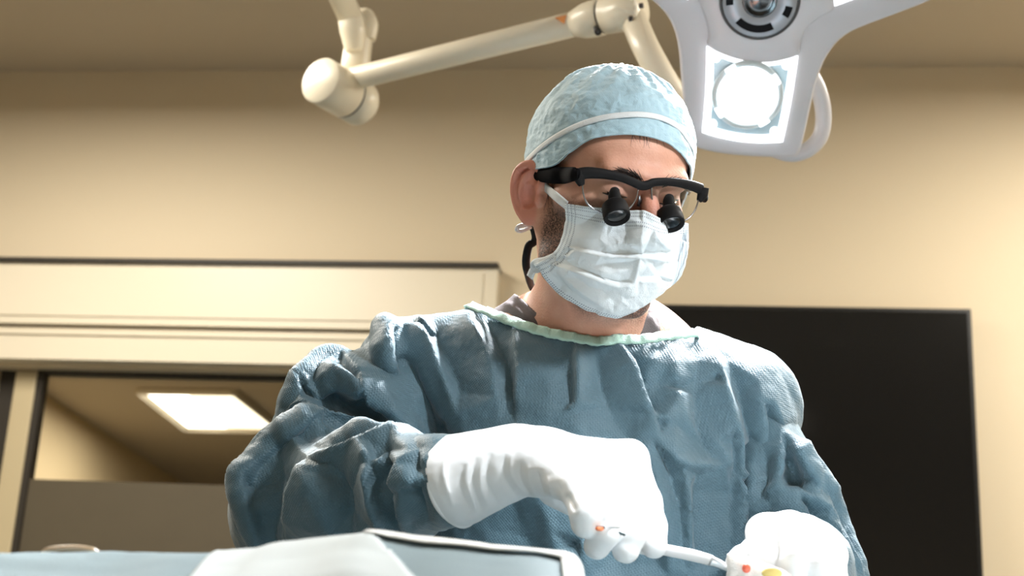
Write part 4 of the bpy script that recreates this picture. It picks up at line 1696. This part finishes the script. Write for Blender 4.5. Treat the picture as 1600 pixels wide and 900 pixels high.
cuff_c, cuff_d = K(716, 752, 1.283), unit([.82, .30, -.50])
slr = [
    ('r', 15, .012, [(492, 574), (530, 590), (565, 612), (604, 646)]),
    ('v', 22, .016, [(478, 612), (520, 628), (560, 648), (596, 660)]),
    ('s', 14, .008, [(532, 548), (560, 590), (600, 640), (640, 672)]),
    ('r', 15, .012, [(432, 694), (470, 664), (528, 658), (600, 668)]),
    ('r', 11, .008, [(486, 720), (537, 704), (584, 688), (640, 670), (684, 694)]),
    ('v', 12, .008, [(500, 700), (540, 684), (590, 676)]),
    ('s', 14, .012, [(486, 718), (472, 765), (452, 836)]),
    ('r', 14, .008, [(432, 694), (384, 736), (380, 770), (400, 846)]),
    ('v', 22, .010, [(440, 720), (424, 770), (424, 840)]),
    ('v', 18, .014, [(516, 724), (530, 770), (546, 836)]),
    ('z', 12, .011, [(578, 696), (582, 750), (596, 830)]),
    ('v', 13, .009, [(606, 700), (608, 760), (622, 830)]),
    ('r', 10, .008, [(640, 708), (622, 755), (638, 830)]),
    ('v', 10, .007, [(655, 700), (652, 760), (670, 820)]),
    ('r', 9, .006, [(676, 716), (684, 770), (704, 820)]),
    ('r', 8, .005, [(540, 712), (572, 728), (600, 724), (640, 716), (684, 722)]),
    ('r', 8, .005, [(620, 770), (650, 756), (690, 748)]),
    ('v', 8, .004, [(384, 758), (420, 768), (460, 766)]),
    ('r', 9, .006, [(452, 640), (470, 620), (492, 600)]),
]
sleeve_r = sleeve([([K(645, 588, 1.56), K(548, 688, 1.525), K(468, 795, 1.475)], [.058, .077, .062], .03),
                   ([K(468, 800, 1.465), K(590, 767, 1.375), K(690, 752, 1.296), K(745, 742, 1.275)], [.064, .060, .034, .029], .035)], [
    (.0070, .016, [(530, 553), (496, 577), (470, 605), (446, 644)]),
    (-.015, .014, [(494, 640), (530, 642), (566, 646), (600, 660)]),
    (.0090, .018, [(392, 732), (432, 694), (470, 664)]),
    (.0060, .016, [(384, 736), (382, 776), (402, 850)])], .0030, slr,
                  cuff_c + cuff_d * .012, cuff_d, lambda V: V[:, 2] < 1.36)
sll = [
    ('r', 12, .007, [(1238, 692), (1262, 728), (1288, 764)]),
    ('v', 12, .009, [(1226, 700), (1240, 738), (1250, 760)]),
    ('r', 10, .006, [(1200, 764), (1246, 772), (1290, 798), (1322, 842)]),
    ('v', 12, .008, [(1252, 780), (1276, 800), (1300, 828)]),
    ('r', 9, .005, [(1212, 650), (1222, 700), (1214, 748)]),
    ('v', 9, .006, [(1196, 700), (1200, 740), (1192, 772)]),
    ('r', 9, .005, [(1176, 750), (1170, 800), (1160, 860)]),
    ('r', 9, .005, [(1290, 810), (1324, 850), (1346, 896)]),
    ('v', 9, .005, [(1306, 800), (1330, 836), (1348, 880)]),
    ('r', 8, .004, [(1206, 786), (1232, 790), (1256, 792)]),
]
cl_c, cl_d = K(1245, 866, 1.345), unit(K(1242, 858, 1.30) - K(1262, 900, 1.44))
sleeve_l = sleeve([([K(1152, 640, 1.56), K(1208, 760, 1.51), K(1258, 900, 1.465)], [.056, .047, .055], .03),
                   ([K(1262, 935, 1.47), K(1250, 888, 1.39), K(1244, 866, 1.33)], [.056, .046, .026], .02)], [
    (.0040, .014, [(1238, 690), (1264, 726), (1290, 764), (1318, 834), (1346, 896)]),
    (-.006, .012, [(1236, 732), (1246, 756)])], .0030, sll, cl_c + cl_d * .030, cl_d)

# mint binding along the neckline, carried round the back of the neck
c = resample(catmull(npx, 8), 90)
P = trace(gown_s, c[:, 0], c[:, 1] + 5, 1.3, 1.7, .0042)
N0 = grad(gown_s, P)
back = catmull([P[-1], K(1078, 545, 1.635), K(1000, 530, 1.662), K(915, 520, 1.67), K(830, 512, 1.665), K(765, 500, 1.63), P[0]], 10)[1:-1]
P = np.concatenate([P, back, P[:2]])
mid = K(915, 520, 1.58)
N = np.concatenate([N0, unit(back - mid), N0[:2]])
for _ in range(4):
    N = unit(np.roll(N, 1, 0) + 2 * N + np.roll(N, -1, 0))
P[1:-1] = (P[:-2] + 2 * P[1:-1] + P[2:]) / 4
tt = np.arange(len(P))
P = P + N * (.0007 * np.sin(tt * 1.1) + .0005 * np.sin(tt * 2.3))[:, None]
bind = link('neck_binding', *ribbon(P, N, .0122, .0018), M_mint, parent=gown)
st = []
S_ = unit(np.cross(unit(np.gradient(P, axis=0)), N))
for i in range(1, 88, 2):
    a = P[i] + N[i] * .0019 + S_[i] * .0034
    b = P[i + 1] + N[i + 1] * .0019 + S_[i + 1] * .0034
    st.append(tube([a, a + (b - a) * .8], .00045, seg=5))
o = link('stitching', *merge(st), material('stitch_thread', srgb(214, 232, 222), 0.6), parent=bind)
o['kind'] = 'stuff'

# --- gloved hands
def hand_mesh(s, name, h, lines, cutter=None, wr=.0006):
    V, Q = s.mesh(h)
    V = relax(V, Q, 1)
    if cutter is not None:
        V, Q = plane_cut(V, Q, *cutter)
    N = vertex_normals(V, Q)
    V = folds(V, N, lines)
    V = V + N * (wr * crumple(V, 55))[:, None]
    used = np.unique(Q)
    mp = np.full(len(V), -1)
    mp[used] = np.arange(len(used))
    o = link(name, V[used], mp[Q], M_glove, parent=person)
    return o


hr = Solid()
hr.chain([K(690, 757, 1.292), K(716, 750, 1.283), K(760, 735, 1.272), K(805, 720, 1.262)], [.0385, .0380, .0330, .0285], .012)
hr.chain([K(805, 720, 1.262), K(850, 718, 1.255)], [.0285, .027], .015)
kI, kM, kR, kP = K(983, 718, 1.252), K(958, 722, 1.228), K(930, 742, 1.206), K(902, 764, 1.194)
wr = K(838, 722, 1.252)
for kx, r in ((kI, .0165), (kM, .0165), (kR, .0155), (kP, .0145)):
    hr.add(s_cap(wr + (kx - wr) * .08, kx, .021, r), .014)
hr.chain([kI, K(1008, 785, 1.245), K(1017, 822, 1.235), K(1022, 852, 1.222)], [.0155, .0132, .0124, .0108], .006)
hr.chain([kM, K(984, 792, 1.205), K(985, 830, 1.192), K(978, 858, 1.188)], [.0155, .0134, .0128, .0112], .006)
hr.chain([kR, K(944, 800, 1.180), K(945, 832, 1.176), K(933, 853, 1.182)], [.0150, .0124, .0118, .0106], .005)
hr.chain([kP, K(914, 800, 1.172), K(914, 819, 1.172)], [.0140, .0116, .0108], .005)
hr.chain([K(870, 760, 1.27), K(935, 800, 1.275), K(985, 830, 1.262), K(1008, 848, 1.246)], [.018, .0145, .012, .010], .008)
glr = [
    ('v', 5, .0012, [(726, 726), (720, 760), (738, 800)]), ('v', 5, .0014, [(746, 716), (738, 752), (754, 800)]), ('r', 5, .0010, [(736, 712), (729, 750), (746, 800)]),
    ('v', 5, .0014, [(768, 708), (760, 748), (778, 790)]), ('r', 5, .0010, [(757, 712), (750, 752), (766, 794)]), ('v', 6, .0016, [(790, 708), (786, 742), (806, 774)]),
    ('r', 5, .0012, [(800, 710), (800, 742), (822, 772)]), ('r', 5, .0012, [(826, 728), (828, 752), (838, 776)]), ('v', 4, .0012, [(814, 722), (814, 748), (830, 774)]),
    ('v', 5, .0020, [(840, 735), (846, 760), (856, 782)]), ('r', 5, .0020, [(856, 745), (862, 768), (868, 790)]),
    ('v', 5, .0022, [(872, 752), (878, 772), (884, 796)]), ('v', 5, .003, [(886, 772), (892, 784), (900, 800)]),
    ('v', 4, .002, [(926, 770), (932, 790), (936, 806)]), ('v', 4, .002, [(966, 790), (970, 806), (968, 822)]),
    ('r', 5, .0018, [(700, 704), (694, 740), (708, 790)]),
]
glove_r = hand_mesh(hr, 'glove', .0016, glr, (cuff_c - cuff_d * .003, -cuff_d), .0004)
glove_r['label'] = 'gloved hand reaching across, fingers bent down'
solidify(glove_r, .0006, 1)
ax = cuff_d
xx = unit(np.cross(ax, [0, 1, 0]))
yy = np.cross(ax, xx)
ring = [cuff_c - ax * .004 + (.0392 + .0006 * math.sin(5 * t)) * (math.cos(t) * xx + math.sin(t) * yy) for t in np.linspace(0, 2 * math.pi, 60, endpoint=False)]
link('cuff_roll', *tube(ring, .0026, seg=10, closed=True), M_glove, parent=glove_r)

hlS = Solid()
wl_ = K(1246, 866, 1.335)
qI, qM, qR, qP = K(1196, 833, 1.255), K(1234, 830, 1.248), K(1270, 846, 1.254), K(1297, 868, 1.266)
hlS.chain([K(1254, 880, 1.385), wl_], [.038, .034], .012)
for kx, r in ((qI, .0160), (qM, .0165), (qR, .0155), (qP, .0145)):
    hlS.add(s_cap(wl_, kx, .030, r), .014)
hlS.chain([qI, K(1196, 870, 1.226), K(1194, 905, 1.222), K(1186, 935, 1.230)], [.0158, .0112, .0108, .009], .005)
hlS.chain([qM, K(1238, 880, 1.216), K(1237, 925, 1.212), K(1226, 955, 1.222)], [.0160, .0114, .0110, .009], .005)
hlS.chain([qR, K(1276, 892, 1.222), K(1273, 932, 1.220), K(1262, 960, 1.230)], [.0152, .0108, .0104, .009], .005)
hlS.chain([qP, K(1305, 905, 1.238), K(1302, 936, 1.236), K(1292, 958, 1.242)], [.0140, .0100, .0096, .008], .005)
hlS.chain([K(1205, 850, 1.30), K(1178, 872, 1.265), K(1158, 880, 1.245), K(1158, 866, 1.238)], [.020, .014, .011, .0075], .008)
gll = [('v', 4, .002, [(1213, 848), (1216, 860), (1215, 876)]), ('v', 5, .0025, [(1260, 868), (1257, 890), (1250, 910)]), ('v', 5, .0025, [(1296, 880), (1292, 900), (1288, 915)]),
       ('r', 5, .0012, [(1306, 860), (1316, 880), (1318, 900)])]
glove_l = hand_mesh(hlS, 'glove', .0016, gll, (np.array([0, 0, 1.375]), np.array([0, 0, 1.0])), .0004)
glove_l['label'] = 'gloved hand holding the work, knuckles towards the viewer'
solidify(glove_l, .0006, 1)

# ------------------------------------------------------------------ loupe glasses
GZ, GC = .1035, 2.2
gl0 = h2c((0, .02, .10))
glasses = empty('loupe_glasses', to_world(gl0).tolist())
tag(glasses, 'black half-rim glasses with two small loupes, worn by the surgeon', 'glasses')
M_blk = material('matte_black_frame', srgb(15, 14, 15), 0.65, spec=0.15)
M_temple = material('rubber_temple', srgb(14, 13, 14), 0.9, spec=0.05)
M_wire = material('steel_wire_rim', srgb(150, 150, 154), 0.25, metal=0.9)
gp = lambda pts, dz=0.0, n=7, closed=False: np.array([hl(x, y, GZ + dz, GC) for x, y in catmull(np.array(pts, float), n, closed)])
bar = gp([(906, 272), (920, 270), (945, 272), (970, 277), (988, 284), (1002, 290), (1012, 289), (1022, 285), (1042, 284), (1062, 286), (1080, 290), (1096, 296)])
link('brow_bar', *tube(bar, [.0062, .0058, .0050, .0044, .0044, .0046, .0046, .0042, .0040, .0044, .0052, .0058], seg=14, flat=.55, up=H[2]), M_blk, parent=glasses)
for pts in ([(903, 268), (905, 278), (909, 290)], [(1099, 293), (1097, 304), (1092, 314)]):
    link('end_piece', *tube(gp(pts), [.0062, .0062, .0030], seg=12, flat=.75, up=H[2]), M_blk, parent=glasses)
lens1 = [(912, 276), (914, 272), (940, 273), (970, 279), (990, 288), (996, 298), (992, 312), (984, 324), (970, 331), (948, 333), (930, 328), (918, 318), (912, 300)]
lens2 = [(1019, 292), (1030, 287), (1055, 289), (1080, 294), (1090, 300), (1090, 315), (1084, 330), (1072, 342), (1056, 345), (1038, 340), (1026, 328), (1020, 312)]
M_len = bpy.data.materials.new('spectacle_lens')
M_len.use_nodes = True
_nt = M_len.node_tree
_nt.nodes.remove(_nt.nodes['Principled BSDF'])
_tr = _nt.nodes.new('ShaderNodeBsdfTransparent')
_tr.inputs[0].default_value = (0.93, 0.95, 0.96, 1)
_gl = _nt.nodes.new('ShaderNodeBsdfGlossy')
_gl.inputs['Roughness'].default_value = 0.03
_fr = _nt.nodes.new('ShaderNodeFresnel')
_fr.inputs['IOR'].default_value = 1.45
_mx = _nt.nodes.new('ShaderNodeMixShader')
_nt.links.new(_fr.outputs[0], _mx.inputs[0])
_nt.links.new(_tr.outputs[0], _mx.inputs[1])
_nt.links.new(_gl.outputs[0], _mx.inputs[2])
_nt.links.new(_mx.outputs[0], _nt.nodes['Material Output'].inputs['Surface'])
for pts, low in ((lens1, [(910, 280), (911, 300), (917, 317), (930, 328), (948, 334), (970, 332), (985, 324), (994, 310), (997, 296)]),
                 (lens2, [(1018, 292), (1019, 312), (1026, 329), (1038, 341), (1056, 346), (1073, 343), (1085, 330), (1091, 314), (1092, 300)])):
    L = gp(pts, 0, 5, True)
    c = L.mean(0)
    rings = [c + (L - c) * f + H[2] * (.0022 * (1 - f * f)) for f in (1, .75, .5, .25, .02)]
    Gf = np.stack(rings + [r - H[2] * .0015 for r in rings[::-1]], 1)
    link('lens', *grid_mesh(Gf, closed_u=True), M_len, parent=glasses)
    link('wire_rim', *tube(gp(low), .00085, seg=8), M_wire, parent=glasses)
# nose pads
for px, s in ((1001, -1), (1014, 1)):
    link('nose_pad', *tube([hl(px + s * 2, 306, GZ - .002, GC), hl(px + s * 1, 314, GZ - .010, GC), hl(px + s * 4, 322, GZ - .012, GC)], [.0008, .0022, .0016], seg=8), M_wire, parent=glasses)
# loupes: stub through the lens, barrel, front glass
for cx, cy in ((962, 330), (1047, 341)):
    c = hl(cx, cy, GZ + .012, GC)
    axd = unit(H[2] * .66 - H[1] * .75)
    lo = link('loupe', *lathe(c - axd * .010, axd, [(.0095, 0), (.0125, .003), (.0134, .010), (.0134, .017), (.0128, .0185), (.0118, .0187), (.0112, .0165)], 40), M_blk, parent=glasses)
    link('loupe_glass', *lathe(c - axd * .010, axd, [(.0114, .0155), (.009, .0168), (.005, .0176), (0, .0178)], 36), M_black, parent=lo)
    stem = catmull([c - axd * .006, hl(cx - 1, cy - 16, GZ + .006, GC), hl(cx - 2, cy - 26, GZ + .002, GC), hl(cx - 1, cy - 33, GZ - .002, GC)], 5)
    link('loupe_mount', *tube(stem, [.0085, .0068, .0060, .0045], seg=14), M_blk, parent=lo)
# temples
tx = trace(head_noear, [884, 866, 848, 830], [274, 274, 272, 268], 1.3, 1.6, .0055)
t_r = [hl(904, 273, GZ, GC), hl(896, 272.5, GZ - .014, 0)] + list(tx) + [h2c((-.0785, .028, -.026))]
link('temple', *tube(catmull(t_r, 6), [.0056, .0072, .0086, .0086, .0084, .0074, .0058], seg=16, flat=.55, up=H[0]), M_temple, parent=glasses)
t_l = [hl(1098, 299, GZ, GC), h2c((.0775, .0225, .070)), h2c((.0790, .0285, .040)), h2c((.0785, .031, .010)), h2c((.0770, .028, -.022))]
link('temple', *tube(catmull(t_l, 6), [.0044, .0044, .0046, .0050, .0050], seg=14, flat=.62, up=H[0]), M_temple, parent=glasses)
cord = catmull([h2c((-.0770, .028, -.022)), h2c((-.083, .005, -.040)), K(836, 368, 1.555), K(826, 385, 1.56), K(822, 408, 1.565), K(825, 428, 1.575), K(833, 452, 1.60), K(850, 470, 1.64)], 8)
link('neck_cord', *tube(cord, [.0030, .0034, .0042, .0046, .0046, .0044, .0040, .0036], seg=12, flat=.7), M_blk, parent=glasses)

# ------------------------------------------------------------------ instruments in the hands
tool = empty('surgical_probe', to_world(K(1085, 872, 1.215)).tolist())
tag(tool, 'slim white tapering instrument held between the two gloved hands', 'surgical instrument')
M_steel = material('satin_steel', srgb(206, 210, 214), 0.28, metal=0.85)
M_white = material('white_plastic', srgb(240, 240, 242), 0.35)
hp = [K(1012, 853, 1.252), K(1038, 859, 1.246), K(1080, 867.5, 1.228), K(1112, 876, 1.214)]
link('handle', *tube(catmull(hp, 6), [.0046, .0050, .0052, .0046], seg=14, flat=.7), M_white, parent=tool)
link('tip', *tube(catmull([K(1110, 875.5, 1.212), K(1130, 884, 1.214), K(1148, 895, 1.217), K(1160, 905, 1.22)], 5), [.0044, .0034, .0018, .0010], seg=12, flat=.6), M_steel, parent=tool)
needle = empty('needle_holder', to_world(K(940, 826, 1.16)).tolist())
tag(needle, 'thin dark wire tool with an orange tip pinched between ring and little finger', 'surgical instrument')
link('shaft', *tube([K(940, 824, 1.164), K(958, 829, 1.166), K(976, 836, 1.172)], [.0011, .0012, .0010], seg=8), material('dark_teal_steel', srgb(50, 74, 80), 0.35, metal=0.5), parent=needle)
link('loop_wire', *tube([K(931, 822, 1.160), K(950, 822, 1.162), K(974, 824, 1.170)], .0006, seg=8), M_steel, parent=needle)
link('orange_tip', *lathe(K(931, 825.5, 1.160), unit(K(942, 826, 1.163) - K(931, 825.5, 1.160)), [(.0010, 0), (.0020, .0012), (.0022, .005), (.0014, .0068), (0, .0069)], 16), material('orange_tip', srgb(232, 132, 84), 0.4), parent=needle)
# gauze in the left hand
gz = Solid()
gz.add(s_ell(K(1172, 902, 1.205), (.020, .014, .014)))
gz.add(s_ell(K(1206, 908, 1.200), (.018, .011, .012)), .008)
gz.chain([K(1160, 890, 1.205), K(1146, 880, 1.204), K(1138.5, 868, 1.205)], [.0075, .0038, .0018], .006)
gz.add(s_ell(K(1165, 884, 1.206), (.010, .0065, .008)), .006)
V, Q = gz.mesh(.0012)
N_ = vertex_normals(V, Q)
V = V + N_ * (.0010 * crumple(V, 110))[:, None]
gauze = link('gauze_pad', V, Q, material('white_gauze', srgb(244, 240, 236), 0.9, bump=0.5, bscale=900), origin=to_world(K(1175, 900, 1.205)))
tag(gauze, 'small white gauze swab with red and yellow stains under the knuckled hand', 'gauze')
spot = Solid()
spot.add(s_ell(K(1166, 888, 1.1935), (.0036, .0040, .003)))
link('red_stain', *spot.mesh(.0006), material('red_stain', srgb(214, 96, 70), 0.5), parent=gauze)
spot = Solid()
spot.add(s_ell(K(1206, 896, 1.191), (.0085, .0055, .004)))
link('yellow_stain', *spot.mesh(.0008), material('yellow_stain', srgb(226, 200, 120), 0.6), parent=gauze)

# ------------------------------------------------------------------ draped table in the foreground
DD = 0.95
prof = np.array([(-260, 866), (0, 863), (60, 861), (150, 862), (300, 862), (385, 861), (430, 852), (490, 844), (560, 836), (590, 835), (650, 842), (740, 853), (830, 862), (882, 868), (899, 876), (907, 900), (912, 960)], float)
M_drape = material('pale_blue_drape', srgb(128, 148, 157), 0.75, spec=0.25, noise=0.05, nscale=12, bump=0.2, bscale=500)
M_hem = material('white_drape_hem', srgb(236, 240, 242), 0.7)
pr = resample(catmull(prof, 6), 220)
top3 = np.array([K(x, y, DD) for x, y in pr])
tw = to_world(top3)
back_d = np.array([0, 1.0, 0])
rows = []
sag = lambda w, y, dz: np.array([w[:, 0], w[:, 1] + y, w[:, 2] + dz]).T
xs = (pr[:, 0] - 0) / 900
wav = .004 * np.sin(xs * 23) + .003 * np.sin(xs * 41 + 1)
crest = np.exp(-((pr[:, 0] - 575) / 45) ** 2)
for y, dz in ((-.23, None), (-.21, -.30), (-.19, -.12), (-.15, -.062), (-.11, -.038), (-.07, -.022), (-.035, -.009), (-.012, -.002), (0, 0), (.02, -.001), (.08, -.008), (.16, -.02), (.20, -.05), (.225, -.14), (.235, None)):
    r = tw.copy()
    r[:, 1] += y
    if dz is None:
        r[:, 2] = .03
        r[:, 1] += wav * 3
    else:
        r[:, 2] += dz + (wav * .3 if abs(dz) > .005 else 0)
        if dz < -.1:
            r[:, 1] += wav * 3
    rows.append(r)
G = np.stack(rows, 1)
nI = 40
fine = []
tt = np.linspace(0, len(rows) - 1, 90)
for t in tt:
    i = min(int(t), len(rows) - 2)
    fine.append(G[:, i] + (G[:, i + 1] - G[:, i]) * (t - i))
G = np.stack(fine, 1)
V = G.reshape(-1, 3)
Vl = to_local(V)
Qg = np.array(grid_mesh(G)[1])
N_ = vertex_normals(Vl, Qg)
if (N_ * Vl).sum() > 0:
    N_ = -N_
Vl = folds(Vl, N_, [('r', 16, .010, [(572, 838), (600, 862), (650, 905)]), ('v', 22, .008, [(500, 850), (520, 880), (540, 910)]), ('r', 14, .006, [(400, 862), (410, 880), (414, 910)]),
                    ('v', 12, .004, [(300, 866), (270, 885), (250, 910)]), ('r', 12, .004, [(200, 872), (190, 890), (180, 910)]), ('v', 12, .006, [(600, 850), (660, 878), (720, 905)])])
Vl = Vl + N_ * (.0012 * crumple(Vl, 22))[:, None]
dr = link('surgical_drape', Vl, Qg.tolist(), M_drape, origin=(tw[110][0], tw[110][1] - .0, 0.0))
tag(dr, 'pale blue surgical drape over the blurred table in the front, white along its edges', 'drape')
solidify(dr, .002, -1)
k0 = int(np.argmin(np.abs(pr[:, 0] - 572)))
k1 = int(np.argmin(np.abs(pr[:, 0] - 884)))
nC, nR = G.shape[:2]
VG = Vl.reshape(nC, nR, 3)
NG = vertex_normals(Vl, Qg).reshape(nC, nR, 3)
NG = NG if NG[nC // 2, 50] @ np.array([0, 1.0, 0]) > 0 else -NG


def sheet(name, c0, c1, r0, r1, lift, mat, mask_fn=None):
    """a strip of cloth lying on the drape"""
    S = VG[c0:c1, r0:r1] + NG[c0:c1, r0:r1] * lift
    V, Fc = grid_mesh(S)
    Fc = np.array(Fc)
    if mask_fn is not None:
        x, y = pix(V)
        Fc = Fc[mask_fn(x, y)[Fc].all(1)]
    used = np.unique(Fc)
    mp = np.full(len(V), -1)
    mp[used] = np.arange(len(used))
    o = link(name, V[used], mp[Fc].tolist(), mat, parent=dr)
    solidify(o, .0008, 1)
    return o


sheet('white_sheet', int(np.argmin(np.abs(pr[:, 0] - 340))), int(np.argmin(np.abs(pr[:, 0] - 672))), 14, 54, .0012, material('white_sheet_cloth', srgb(196, 206, 211), 0.75),
      lambda x, y: x < 588 + (y - 838) * 1.05)
sheet('top_hem', k0, k1 + 1, 41, 52, .0026, M_hem)
sheet('side_hem', int(np.argmin(np.abs(pr[:, 0] - 874))), int(np.argmin(np.hypot(pr[:, 0] - 906, pr[:, 1] - 897))), 10, 52, .0022, M_hem)
# unseen white table drape under the hands, added to bounce light up onto them
x0_, x1_, y0_, y1_, zt_ = .09, 1.15, .72, 1.27, 1.13
nx_, ny_ = 70, 40
gx, gy = np.meshgrid(np.linspace(0, 1, nx_), np.linspace(0, 1, ny_), indexing='ij')
X_, Y_ = x0_ + (x1_ - x0_) * gx, y0_ + (y1_ - y0_) * gy
Z_ = zt_ + .012 * np.sin(X_ * 9) * np.sin(Y_ * 13 + 1) - .03 * (np.abs(gy * 2 - 1) ** 4)
top_ = np.stack([X_, Y_, Z_], -1)
rim = np.concatenate([top_[:, 0], top_[-1, 1:], top_[-2::-1, -1], top_[0, -2:0:-1]])
nrm_ = unit((rim - rim.mean(0)) * np.array([1, 1, 0]))
wv = .018 * np.sin(np.arange(len(rim)) * .55)
sk = np.stack([rim] + [np.stack([rim[:, 0] + nrm_[:, 0] * (.012 + wv * f), rim[:, 1] + nrm_[:, 1] * (.012 + wv * f) * .6, rim[:, 2] * (1 - f) + .03 * f], -1) for f in (.08, .3, .6, 1.0)], 1)
td = link('table_bounce_drape', *merge([grid_mesh(top_), grid_mesh(sk, closed_u=True)]), material('white_bounce_drape', srgb(206, 218, 224), 0.8, bump=0.2, bscale=400), world_space=True, origin=[(x0_ + x1_) / 2, (y0_ + y1_) / 2, 0.0])
tag(td, 'unseen white table cloth below the gloved hands, added to bounce light up', 'drape')
# a loop of tubing lying on it
lp = catmull([K(66, 866, .965), K(72, 860, .962), K(84, 857, .960), K(104, 855.5, .958), (K(126, 856, .958)), K(144, 859, .960), K(156, 866, .963)], 8)
tb = link('tubing', *tube(lp, .0016, seg=12), material('amber_tubing', srgb(236, 206, 172), 0.3, spec=0.6), origin=to_world(K(110, 862, .96)))
tag(tb, 'thin amber tubing loop rising over the drape edge at far left', 'tubing')
